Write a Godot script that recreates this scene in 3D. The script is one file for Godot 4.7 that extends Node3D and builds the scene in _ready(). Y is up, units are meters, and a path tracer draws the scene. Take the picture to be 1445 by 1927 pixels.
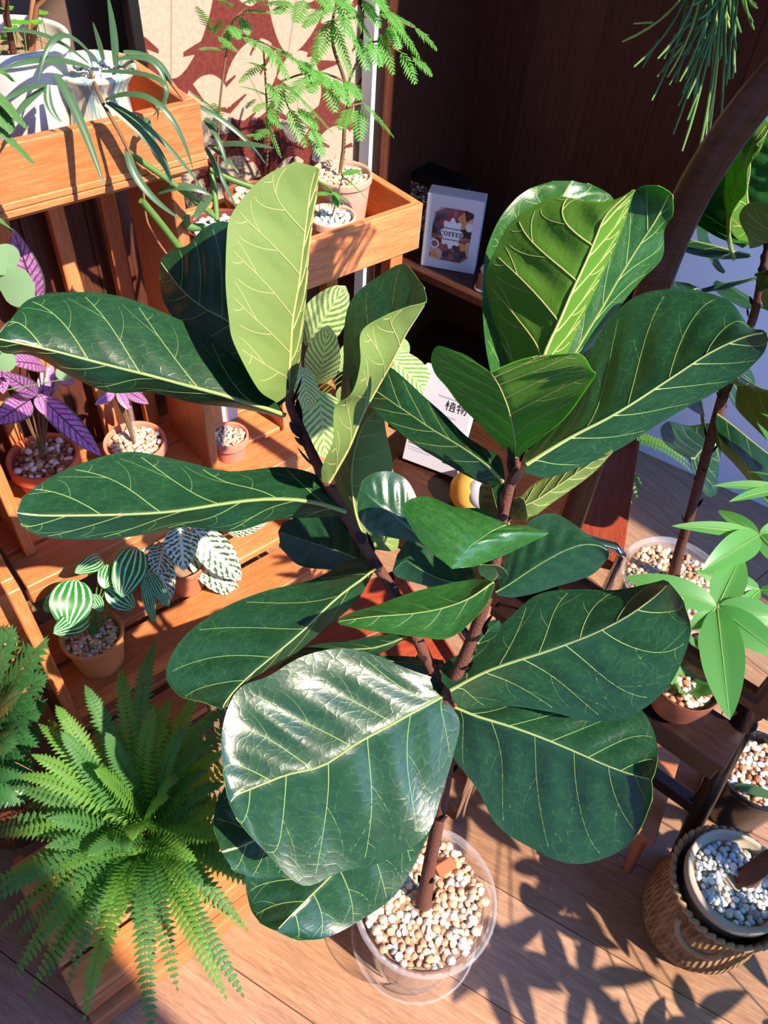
extends Node3D
# A corner of a plant shop: a fiddle leaf fig in front of a wooden plant rack, a dark cabinet and a standing mirror.

var mats := {}
var rng := RandomNumberGenerator.new()
var used_names := {}
const RIGHT := Vector3(0.7303, 0, -0.6832)      # along the rack
const FRONT := Vector3(0.6832, 0, 0.7303)       # out of the rack
const CAB := Vector3(0.829, 0, 0.559)           # along the cabinet
const CABN := Vector3(-0.559, 0, 0.829)         # out of the cabinet
const MIR := Vector3(0.803, 0, 0.597)           # along the mirror
const MIRN := Vector3(-0.597, 0, 0.803)         # out of the mirror

class MB:
	var v := PackedVector3Array()
	var n := PackedVector3Array()
	var t := PackedVector2Array()
	var ix := PackedInt32Array()
	func tri(a: Vector3, b: Vector3, c: Vector3, ua := Vector2.ZERO, ub := Vector2.ZERO, uc := Vector2.ZERO):
		var k := v.size()
		var nn := (c - a).cross(b - a).normalized()
		v.append_array([a, b, c]); n.append_array([nn, nn, nn]); t.append_array([ua, ub, uc]); ix.append_array([k, k + 1, k + 2])
	func quad(a: Vector3, b: Vector3, c: Vector3, d: Vector3):
		var k := v.size()
		var nn := (d - a).cross(b - a) + (c - b).cross(a - b) * -1.0
		nn = (c - a).cross(b - a).normalized() if (c - a).cross(b - a).length() > 1e-12 else (d - a).cross(c - a).normalized()
		v.append_array([a, b, c, d]); n.append_array([nn, nn, nn, nn])
		t.append_array([Vector2(0, 0), Vector2(1, 0), Vector2(1, 1), Vector2(0, 1)]); ix.append_array([k, k + 1, k + 2, k, k + 2, k + 3])
	func grid(rows: int, cols: int, p: PackedVector3Array, uv: PackedVector2Array, flip := false, wrap := false):
		var k := v.size()
		var nn := PackedVector3Array(); nn.resize(p.size())
		for i in rows - 1:
			for j in cols - 1:
				var a := i * cols + j
				var b := a + 1
				var c := a + cols
				var d := c + 1
				if flip:
					var s := b; b = c; c = s
				for f in [[a, b, c], [b, d, c]]:
					var g: Vector3 = (p[f[2]] - p[f[0]]).cross(p[f[1]] - p[f[0]])
					nn[f[0]] += g; nn[f[1]] += g; nn[f[2]] += g
					ix.append_array([k + f[0], k + f[1], k + f[2]])
		if wrap:
			for i in rows:
				var s2 := nn[i * cols] + nn[i * cols + cols - 1]
				nn[i * cols] = s2; nn[i * cols + cols - 1] = s2
		for i in nn.size():
			nn[i] = nn[i].normalized() if nn[i].length() > 1e-14 else Vector3.UP
		v.append_array(p); n.append_array(nn); t.append_array(uv)
	func tube(path: Array, radii: Array, sides := 6, caps := true):
		var m := path.size()
		var p := PackedVector3Array(); var uv := PackedVector2Array()
		var side := Vector3.ZERO
		var run := 0.0
		for i in m:
			var d: Vector3 = (path[min(i + 1, m - 1)] - path[max(i - 1, 0)]).normalized()
			if i == 0:
				side = d.cross(Vector3.UP if absf(d.y) < 0.9 else Vector3.RIGHT).normalized()
			else:
				side = (side - d * side.dot(d)).normalized()
				run += (path[i] as Vector3).distance_to(path[i - 1])
			var up := side.cross(d)
			for j in sides + 1:
				var a := TAU * j / sides
				p.append(path[i] + (side * cos(a) + up * sin(a)) * radii[i]); uv.append(Vector2(float(j) / sides, run * 20.0))
		grid(m, sides + 1, p, uv, true, true)
		if caps:
			for e in [0, m - 1]:
				for j in sides:
					var a0: Vector3 = p[e * (sides + 1) + j]; var a1: Vector3 = p[e * (sides + 1) + j + 1]
					if e == 0: tri(path[e], a0, a1)
					else: tri(path[e], a1, a0)
	func lathe(prof: Array, segs := 32):
		var p := PackedVector3Array(); var uv := PackedVector2Array()
		for i in prof.size():
			for j in segs + 1:
				var a := TAU * j / segs
				p.append(Vector3(cos(a) * prof[i].x, prof[i].y, sin(a) * prof[i].x)); uv.append(Vector2(float(j) / segs * 4.0, float(i) / prof.size()))
		grid(prof.size(), segs + 1, p, uv, false, true)
	func box(c: Vector3, s: Vector3, bev := 0.0015):
		var h := s * 0.5
		var b: float = min(bev, min(h.x, min(h.y, h.z)) * 0.45)
		var q := func(sx, sy, sz, ax):
			var o := Vector3(sx * (h.x - b), sy * (h.y - b), sz * (h.z - b))
			if ax == 0: o.x = sx * h.x
			elif ax == 1: o.y = sy * h.y
			else: o.z = sz * h.z
			return c + o
		for s1 in [-1, 1]:
			face(q.call(s1, -1, -1, 0), q.call(s1, -1, 1, 0), q.call(s1, 1, 1, 0), q.call(s1, 1, -1, 0), Vector3(s1, 0, 0))
			face(q.call(-1, s1, -1, 1), q.call(-1, s1, 1, 1), q.call(1, s1, 1, 1), q.call(1, s1, -1, 1), Vector3(0, s1, 0))
			face(q.call(-1, -1, s1, 2), q.call(-1, 1, s1, 2), q.call(1, 1, s1, 2), q.call(1, -1, s1, 2), Vector3(0, 0, s1))
			for s2 in [-1, 1]:
				face(q.call(s1, s2, -1, 0), q.call(s1, s2, 1, 0), q.call(s1, s2, 1, 1), q.call(s1, s2, -1, 1), Vector3(s1, s2, 0))
				face(q.call(s1, -1, s2, 0), q.call(s1, 1, s2, 0), q.call(s1, 1, s2, 2), q.call(s1, -1, s2, 2), Vector3(s1, 0, s2))
				face(q.call(-1, s1, s2, 1), q.call(1, s1, s2, 1), q.call(1, s1, s2, 2), q.call(-1, s1, s2, 2), Vector3(0, s1, s2))
				for s3 in [-1, 1]:
					var o := Vector3(s1, s2, s3)
					var a: Vector3 = q.call(s1, s2, s3, 0); var e: Vector3 = q.call(s1, s2, s3, 1); var f: Vector3 = q.call(s1, s2, s3, 2)
					if (f - a).cross(e - a).dot(o) > 0: tri(a, e, f)
					else: tri(a, f, e)
	func face(a: Vector3, b: Vector3, c: Vector3, d: Vector3, o: Vector3):
		if (c - a).cross(b - a).dot(o) > 0: quad(a, b, c, d)
		else: quad(a, d, c, b)
	func prism(poly: PackedVector2Array, z0: float, z1: float):
		# a flat outline in x and y, given thickness along z
		var tris := Geometry2D.triangulate_polygon(poly)
		for i in range(0, tris.size(), 3):
			var a := poly[tris[i]]; var b := poly[tris[i + 1]]; var c := poly[tris[i + 2]]
			for zz in [[z1, 1.0], [z0, -1.0]]:
				var A := Vector3(a.x, a.y, zz[0]); var B := Vector3(b.x, b.y, zz[0]); var D := Vector3(c.x, c.y, zz[0])
				if (D - A).cross(B - A).z * zz[1] > 0: tri(A, B, D, a, b, c)
				else: tri(A, D, B, a, c, b)
		var mid := Vector2.ZERO
		for q in poly: mid += q / poly.size()
		var area := 0.0
		for i in poly.size(): area += poly[i].cross(poly[(i + 1) % poly.size()])
		for i in poly.size():
			var a := poly[i]; var b := poly[(i + 1) % poly.size()]
			var o := Vector3(b.y - a.y, a.x - b.x, 0) * signf(area)
			face(Vector3(a.x, a.y, z0), Vector3(b.x, b.y, z0), Vector3(b.x, b.y, z1), Vector3(a.x, a.y, z1), o)
	func into(mesh: ArrayMesh = null) -> ArrayMesh:
		if mesh == null: mesh = ArrayMesh.new()
		var ar := []
		ar.resize(Mesh.ARRAY_MAX)
		ar[Mesh.ARRAY_VERTEX] = v; ar[Mesh.ARRAY_NORMAL] = n; ar[Mesh.ARRAY_TEX_UV] = t; ar[Mesh.ARRAY_INDEX] = ix
		mesh.add_surface_from_arrays(Mesh.PRIMITIVE_TRIANGLES, ar)
		return mesh

# ------------------------------------------------------------------ nodes
func numbered(called: String) -> String:
	var k: int = used_names.get(called, 0)
	used_names[called] = k + 1
	return called if k == 0 else "%s_%03d" % [called, k]

func thing(called: String, label: String, category: String, at := Vector3.ZERO, group := "") -> Node3D:
	var o := Node3D.new()
	o.name = numbered(called)
	add_child(o)
	o.position = at
	o.set_meta("label", label); o.set_meta("category", category)
	if group: o.set_meta("group", group)
	return o

func part(called: String, mesh: Mesh, m, parent: Node3D, xf := Transform3D.IDENTITY) -> MeshInstance3D:
	var o := MeshInstance3D.new()
	o.name = called
	o.mesh = mesh
	if m is Array:
		for i in m.size(): o.set_surface_override_material(i, m[i])
	else:
		o.material_override = m
	o.transform = xf
	parent.add_child(o, true)
	return o

func structure(called: String, mesh: Mesh, m, xf := Transform3D.IDENTITY) -> MeshInstance3D:
	var o := part(numbered(called), mesh, m, self, xf)
	o.set_meta("kind", "structure")
	return o

func boxm(s: Vector3, bev := 0.0015) -> ArrayMesh:
	var b := MB.new(); b.box(Vector3.ZERO, s, bev); return b.into()

func frame_of(x: Vector3, y: Vector3, at: Vector3) -> Transform3D:
	var X := x.normalized(); var Z := X.cross(y).normalized(); var Y := Z.cross(X)
	return Transform3D(Basis(X, Y, Z), at)

func rk(a: float, y: float, q: float) -> Vector3:      # a place on the rack: along, height, outwards
	return RIGHT * a + FRONT * q + Vector3.UP * y

# a board between two points with the grain along it; w across (along side), h thick
func board(called: String, parent: Node3D, p0: Vector3, p1: Vector3, side: Vector3, w: float, h: float, m: String, bev := 0.0018) -> MeshInstance3D:
	var x := (p1 - p0).normalized()
	var z := (side - x * side.dot(x)).normalized()
	var y := z.cross(x)
	var xf := Transform3D(Basis(x, y, z), (p0 + p1) * 0.5 - parent.position)
	var pick = mats[m]
	if pick is Array: pick = pick[rng.randi() % pick.size()]
	return part(called, boxm(Vector3(p0.distance_to(p1), h, w), bev), pick, parent, xf)

func lathed(called: String, parent: Node3D, prof: Array, m, at := Vector3.ZERO, segs := 36) -> MeshInstance3D:
	var b := MB.new(); b.lathe(prof, segs)
	return part(called, b.into(), m, parent, Transform3D(Basis.IDENTITY, at))

func V2(a: Array) -> Array:
	var r := []
	for i in range(0, a.size(), 2): r.append(Vector2(a[i], a[i + 1]))
	return r

func v3(a: Array, i: int) -> Vector3:
	return Vector3(a[i], a[i + 1], a[i + 2])

# ------------------------------------------------------------------ materials and textures
func col(r: float, g: float, b: float) -> Color:
	return Color(r / 255.0, g / 255.0, b / 255.0)

func std(c: Color, rough := 0.6, spec := 0.5, metal := 0.0) -> StandardMaterial3D:
	var m := StandardMaterial3D.new()
	m.albedo_color = c; m.roughness = rough; m.metallic_specular = spec; m.metallic = metal
	m.cull_mode = BaseMaterial3D.CULL_DISABLED
	return m

func noise_img(w: int, h: int, freq: float, kind := FastNoiseLite.TYPE_SIMPLEX_SMOOTH, octs := 4, sd := 1, ret := -1) -> PackedByteArray:
	var nz := FastNoiseLite.new()
	nz.seed = sd; nz.noise_type = kind; nz.frequency = freq; nz.fractal_octaves = octs
	if kind == FastNoiseLite.TYPE_CELLULAR:
		nz.fractal_type = FastNoiseLite.FRACTAL_NONE
		nz.cellular_return_type = FastNoiseLite.RETURN_DISTANCE2_SUB if ret < 0 else ret
	var im := nz.get_seamless_image(w, h)
	im.convert(Image.FORMAT_L8)
	return im.get_data()

func tex_of(w: int, h: int, data: PackedByteArray) -> ImageTexture:
	return ImageTexture.create_from_image(Image.create_from_data(w, h, false, Image.FORMAT_RGB8, data))

func lerp3(data: PackedByteArray, k: int, a: Color, b: Color, f: float):
	data[k] = int(clampf(lerpf(a.r, b.r, f) * 255.0, 0, 255)); data[k + 1] = int(clampf(lerpf(a.g, b.g, f) * 255.0, 0, 255)); data[k + 2] = int(clampf(lerpf(a.b, b.b, f) * 255.0, 0, 255))

func normal_tex(w: int, h: int, grey: PackedByteArray, k: float) -> ImageTexture:
	var im := Image.create_from_data(w, h, false, Image.FORMAT_L8, grey)
	im.convert(Image.FORMAT_RGBA8)
	im.bump_map_to_normal_map(k)
	return ImageTexture.create_from_image(im)

func wood(a: Color, b: Color, sd: int, rough: float, variants: int, scale := Vector3(0.45, 5.0, 5.0), spec := 0.4) -> Array:
	var S := 384
	var n1 := noise_img(S, S, 0.035, FastNoiseLite.TYPE_SIMPLEX_SMOOTH, 3, sd)
	var n2 := noise_img(S, S, 0.12, FastNoiseLite.TYPE_SIMPLEX_SMOOTH, 3, sd + 9)
	var d := PackedByteArray(); d.resize(S * S * 3)
	for i in S * S:
		var w := n1[i] / 255.0
		var ring := 0.5 + 0.5 * sin(w * 46.0)
		var f := clampf(0.30 * ring + 0.45 * w + 0.5 * (n2[i] / 255.0 - 0.4), 0.0, 1.0)
		lerp3(d, i * 3, a, b, f)
	var t := tex_of(S, S, d)
	var out := []
	for k in variants:
		var m := std(Color.WHITE, rough, spec)
		var g := 1.0 - 0.10 * ((k * 37) % 5) / 4.0
		m.albedo_color = Color(g, g * (1.0 - 0.012 * (k % 3)), g * (1.0 - 0.03 * (k % 3)))
		m.albedo_texture = t
		m.uv1_triplanar = true
		m.uv1_scale = scale
		m.uv1_offset = Vector3(0.37 * k, 0.21 * k, 0.53 * k)
		out.append(m)
	return out

func leafm(c: Color, through: Color, rough := 0.45, spec := 0.5) -> StandardMaterial3D:
	var m := std(c, rough, spec)
	m.backlight_enabled = true
	m.backlight = through
	return m

# painted leaf: f(u, s, n) gives colour, u 0..1 across, s 0..1 along
func leaf_tex(w: int, h: int, f: Callable) -> ImageTexture:
	var d := PackedByteArray(); d.resize(w * h * 3)
	var nz := noise_img(w, h, 0.06, FastNoiseLite.TYPE_SIMPLEX_SMOOTH, 3, 5)
	for y in h:
		for x in w:
			var c: Color = f.call((x + 0.5) / w, (y + 0.5) / h, nz[y * w + x] / 255.0)
			var k := (y * w + x) * 3
			d[k] = int(clampf(c.r, 0, 1) * 255); d[k + 1] = int(clampf(c.g, 0, 1) * 255); d[k + 2] = int(clampf(c.b, 0, 1) * 255)
	return tex_of(w, h, d)

func make_materials():
	mats.pine = wood(col(228, 152, 100), col(182, 98, 54), 3, 0.42, 6)
	mats.walnut = wood(col(110, 64, 47), col(56, 30, 23), 14, 0.5, 3, Vector3(0.25, 7.0, 7.0))
	mats.darkwood = wood(col(84, 50, 38), col(44, 24, 19), 17, 0.35, 3)
	mats.ebony = wood(col(48, 30, 26), col(26, 16, 14), 19, 0.3, 2)
	mats.redwood = wood(col(178, 84, 58), col(120, 44, 28), 21, 0.35, 2)
	mats.benchwood = wood(col(190, 122, 78), col(140, 80, 46), 25, 0.35, 2)
	mats.oak = wood(col(186, 148, 120), col(130, 96, 74), 31, 0.45, 8, Vector3(0.35, 4.5, 4.5))
	# fiddle leaf: upper face with its net of small veins, lower face plain and paler
	var W := 512
	var c1 := noise_img(W, W, 0.040, FastNoiseLite.TYPE_CELLULAR, 1, 4)
	var c2 := noise_img(W, W, 0.085, FastNoiseLite.TYPE_CELLULAR, 1, 8)
	var n3 := noise_img(W, W, 0.02, FastNoiseLite.TYPE_SIMPLEX_SMOOTH, 4, 2)
	var d := PackedByteArray(); d.resize(W * W * 3)
	var hgt := PackedByteArray(); hgt.resize(W * W)
	var base := col(24, 62, 40); var base2 := col(35, 80, 46); var vein := col(124, 158, 96)
	for i in W * W:
		var e1 := clampf(1.0 - c1[i] / 255.0 / 0.05, 0.0, 1.0)
		var e2 := clampf(1.0 - c2[i] / 255.0 / 0.16, 0.0, 1.0)
		var c := base.lerp(base2, n3[i] / 255.0)
		var f := clampf(e1 * 0.27 + e2 * 0.07, 0.0, 0.7)
		lerp3(d, i * 3, c, vein, f)
		hgt[i] = int(clampf(170.0 + 40.0 * minf(c1[i] / 255.0 * 2.0, 1.0) - 40.0 * e1 + 24.0 * (c2[i] / 255.0) - 10.0 * e2, 0, 255))
	var top := leafm(Color.WHITE, Color(0.62, 0.72, 0.14), 0.30, 0.6)
	top.albedo_texture = tex_of(W, W, d)
	top.normal_enabled = true
	top.normal_texture = normal_tex(W, W, hgt, 2.2)
	top.normal_scale = 0.5
	mats.fig_top = top
	var lit_top := top.duplicate()  # brighter copy of the upper face, with sunlight put into its colour
	lit_top.albedo_color = Color(1.5, 1.45, 1.1); lit_top.backlight = Color(0.8, 0.9, 0.16)
	mats.fig_top_lit = lit_top
	var under := leafm(col(130, 152, 84), Color(0.58, 0.88, 0.18), 0.55, 0.3)
	under.normal_enabled = true
	under.normal_texture = top.normal_texture
	under.normal_scale = 0.8
	mats.fig_under = under
	var lit_under := under.duplicate()  # greener lower face, the glow of sun shining through painted in
	lit_under.albedo_color = col(112, 158, 62); lit_under.backlight = Color(0.62, 1.0, 0.12)
	mats.fig_under_lit = lit_under
	mats.fig_rib = leafm(col(142, 168, 98), Color(0.4, 0.5, 0.15), 0.5, 0.4)
	mats.fig_rib_low = leafm(col(184, 182, 116), Color(0.4, 0.45, 0.15), 0.6, 0.3)
	mats.fig_bark = std(col(104, 66, 54), 0.8, 0.3)
	var bn := noise_img(256, 256, 0.06, FastNoiseLite.TYPE_SIMPLEX_SMOOTH, 4, 12)
	mats.fig_bark.normal_enabled = true
	mats.fig_bark.normal_texture = normal_tex(256, 256, bn, 6.0)
	mats.sheath = std(col(52, 34, 32), 0.8, 0.3)
	mats.green_stem = leafm(col(92, 130, 62), Color(0.3, 0.5, 0.1), 0.5)
	# other leaves
	mats.fern = leafm(col(90, 132, 58), Color(0.45, 0.72, 0.12), 0.5, 0.35)
	mats.fern2 = leafm(col(68, 110, 60), Color(0.3, 0.6, 0.15), 0.5, 0.35)
	mats.fern_old = leafm(col(158, 170, 84), Color(0.6, 0.7, 0.2), 0.6, 0.3)
	mats.crest = leafm(col(54, 102, 58), Color(0.2, 0.45, 0.14), 0.35, 0.5)
	mats.mimosa = leafm(col(86, 142, 66), Color(0.35, 0.7, 0.16), 0.4, 0.45)
	mats.strap = leafm(col(62, 94, 66), Color(0.22, 0.42, 0.14), 0.38, 0.5)
	mats.strap_light = leafm(col(112, 152, 70), Color(0.4, 0.7, 0.15), 0.4, 0.5)
	mats.round = leafm(col(136, 174, 130), Color(0.5, 0.8, 0.4), 0.55, 0.3)
	mats.clover = leafm(col(92, 152, 54), Color(0.35, 0.7, 0.1), 0.5, 0.3)
	mats.lobed = leafm(col(84, 128, 70), Color(0.3, 0.55, 0.15), 0.5, 0.4)
	mats.rhip = leafm(col(84, 122, 66), Color(0.3, 0.5, 0.12), 0.45, 0.4)
	mats.rhip2 = leafm(col(168, 180, 84), Color(0.4, 0.5, 0.12), 0.45, 0.4)
	mats.pachira = leafm(col(84, 142, 74), Color(0.34, 0.72, 0.14), 0.36, 0.5)
	mats.dry = std(col(150, 104, 72), 0.8, 0.2)
	mats.brown_stem = std(col(120, 92, 66), 0.8, 0.2)
	var purple := leafm(Color.WHITE, Color(0.6, 0.3, 0.6), 0.4, 0.5)
	purple.albedo_texture = leaf_tex(128, 192, func(u, s, n):
		var a := absf(u - 0.5) * 2.0
		var w := fposmod((s - a * 0.16) * 11.0, 1.0)
		var v := clampf(1.0 - absf(w - 0.5) * 5.0, 0.0, 1.0) * 0.8
		v = maxf(v, clampf(1.0 - a * 9.0, 0.0, 1.0))
		var c := col(196, 96, 196).lerp(col(206, 178, 198), clampf(n * 1.3 - 0.25, 0, 1)).lerp(col(44, 40, 44), v)
		return c.lerp(col(70, 92, 74), clampf((a - 0.78) * 5.0, 0.0, 1.0)))
	mats.purple = purple
	var pep := leafm(Color.WHITE, Color(0.4, 0.7, 0.25), 0.3, 0.5)
	pep.albedo_texture = leaf_tex(160, 160, func(u, s, n):
		var a := absf(u - 0.5) * 2.0
		var st := fposmod(a * 3.2 * (0.75 + 0.35 * s) + 0.12 * sin(s * 9.0), 1.0)
		var v := clampf((absf(st - 0.5) - 0.12) * 9.0 + (n - 0.5) * 1.2, 0.0, 1.0)
		return col(214, 232, 214).lerp(col(40, 122, 44), v).lerp(col(40, 110, 40), clampf((a - 0.86) * 7.0, 0.0, 1.0)))
	mats.pep = pep
	var zeb := leafm(Color.WHITE, Color(0.5, 0.6, 0.35), 0.35, 0.5)
	zeb.albedo_texture = leaf_tex(128, 192, func(u, s, n):
		var a := absf(u - 0.5) * 2.0
		var w := fposmod((s - a * 0.22) * 9.0, 1.0)
		var v := clampf((absf(w - 0.5) - 0.22 + (n - 0.5) * 0.7) * 5.0, 0.0, 1.0)
		v *= clampf(a * 7.0 - 0.4, 0.0, 1.0)
		return col(232, 240, 224).lerp(col(58, 86, 52), v))
	mats.zebra = zeb
	var cal := leafm(Color.WHITE, Color(0.6, 0.85, 0.3), 0.35, 0.5)
	cal.albedo_texture = leaf_tex(128, 192, func(u, s, n):
		var a := absf(u - 0.5) * 2.0
		var w := fposmod((s - a * 0.30) * 10.0, 1.0)
		var v := clampf((absf(w - 0.5) - 0.2 + (n - 0.5) * 0.25) * 6.0, 0.0, 1.0)
		return col(220, 234, 180).lerp(col(122, 172, 76), v).lerp(col(200, 220, 150), clampf(1.0 - a * 14.0, 0, 1)))
	mats.cala = cal
	# pots and small things
	mats.terracotta = std(col(204, 104, 70), 0.75, 0.3)
	mats.terracotta_pale = std(col(214, 132, 108), 0.8, 0.3)
	mats.tan_pot = std(col(212, 146, 92), 0.6, 0.4)
	mats.taupe_pot = std(col(196, 158, 138), 0.5, 0.4)
	mats.pink_pot = std(col(216, 178, 156), 0.5, 0.4)
	mats.white_pot = std(col(206, 203, 198), 0.35, 0.5)
	mats.brown_pot = std(col(128, 74, 50), 0.45, 0.5)
	mats.maroon_pot = std(col(118, 58, 44), 0.45, 0.5)
	mats.black_plastic = std(col(26, 26, 28), 0.18, 0.5)
	mats.clay_grey = std(col(170, 158, 140), 0.8, 0.3)
	mats.gravel = std(col(150, 122, 98), 0.95, 0.1)
	mats.soil = std(col(64, 44, 34), 0.95, 0.1)
	mats.inner_pot = std(col(150, 118, 104), 0.5, 0.4)
	var glaze := std(Color.WHITE, 0.16, 0.6)
	glaze.albedo_texture = leaf_tex(256, 128, func(u, s, n):
		var w := clampf((0.5 + 0.35 * sin(u * 13.0 + n * 5.0) - absf(s - 0.45) * 1.0 + (n - 0.5) * 1.4 - 0.42) * 5.0, 0.0, 1.0)
		return col(214, 204, 180).lerp(col(128, 164, 168), w))
	mats.glaze = glaze
	var clear := std(Color(0.92, 0.92, 0.94, 0.14), 0.04, 0.6)
	clear.transparency = BaseMaterial3D.TRANSPARENCY_ALPHA
	mats.clear = clear
	mats.pebbles = [std(col(232, 226, 218), 0.7), std(col(222, 200, 170), 0.7), std(col(206, 166, 132), 0.75), std(col(172, 164, 160), 0.7), std(col(214, 186, 160), 0.75), std(col(198, 150, 116), 0.8), std(col(236, 214, 172), 0.7)]
	mats.pebbles_blue = [std(col(212, 220, 226), 0.65), std(col(172, 190, 204), 0.65), std(col(226, 226, 222), 0.65), std(col(150, 150, 146), 0.7), std(col(196, 188, 172), 0.7)]
	mats.pebbles_brown = [std(col(220, 210, 196), 0.75), std(col(176, 128, 96), 0.8), std(col(150, 96, 66), 0.85), std(col(228, 222, 214), 0.7), std(col(196, 164, 136), 0.8)]
	mats.chrome = std(col(214, 216, 220), 0.08, 0.5, 1.0)
	mats.mirror = std(col(226, 232, 234), 0.0, 0.5, 1.0)
	mats.black = std(col(22, 20, 20), 0.5, 0.4)
	mats.white_paper = std(col(204, 205, 212), 0.6, 0.3)
	mats.wall_dark = std(col(104, 84, 76), 0.9, 0.2)
	mats.wall_white = std(col(222, 224, 230), 0.8, 0.3)
	mats.trim_white = std(col(206, 216, 224), 0.5, 0.4)
	mats.ceiling = std(col(214, 212, 208), 0.9, 0.2)
	mats.yellow = std(col(236, 186, 84), 0.9, 0.2)
	mats.grass = std(col(164, 134, 100), 0.9, 0.2)
	var ww := 256
	var weave := PackedByteArray(); weave.resize(ww * ww * 3)
	var wh := PackedByteArray(); wh.resize(ww * ww)
	var wn := noise_img(ww, ww, 0.03, FastNoiseLite.TYPE_SIMPLEX_SMOOTH, 3, 40)
	for y in ww:
		for x in ww:
			var hh := 0.5 + 0.5 * sin(TAU * (x / 16.0 + (0.5 if (y / 16) % 2 == 0 else 0.0))) * absf(sin(PI * y / 16.0))
			var nn := wn[y * ww + x] / 255.0
			lerp3(weave, (y * ww + x) * 3, col(112, 82, 58), col(180, 148, 112), clampf(0.35 * hh + 0.75 * nn, 0, 1))
			wh[y * ww + x] = int(hh * 255)
	mats.basket = std(Color.WHITE, 0.9, 0.2)
	mats.basket.albedo_texture = tex_of(ww, ww, weave)
	mats.basket.normal_enabled = true
	mats.basket.normal_texture = normal_tex(ww, ww, wh, 8.0)

# ------------------------------------------------------------------ plants
func catmull(a: Vector3, b: Vector3, c: Vector3, d: Vector3, t: float) -> Vector3:
	return 0.5 * (2.0 * b + (c - a) * t + (2.0 * a - 5.0 * b + 4.0 * c - d) * t * t + (3.0 * b - a - 3.0 * c + d) * t * t * t)

func along(st: Array, i: int, off: int, t: float) -> Vector3:
	var n := st.size() / 9
	var g := func(k): return v3(st, clampi(k, 0, n - 1) * 9 + off)
	var a: Vector3 = g.call(i - 1); var b: Vector3 = g.call(i); var c: Vector3 = g.call(i + 1); var d: Vector3 = g.call(i + 2)
	if i == 0: a = b * 2.0 - c
	if i + 2 > n - 1: d = c * 2.0 - b
	return catmull(a, b, c, d, t)

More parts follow.
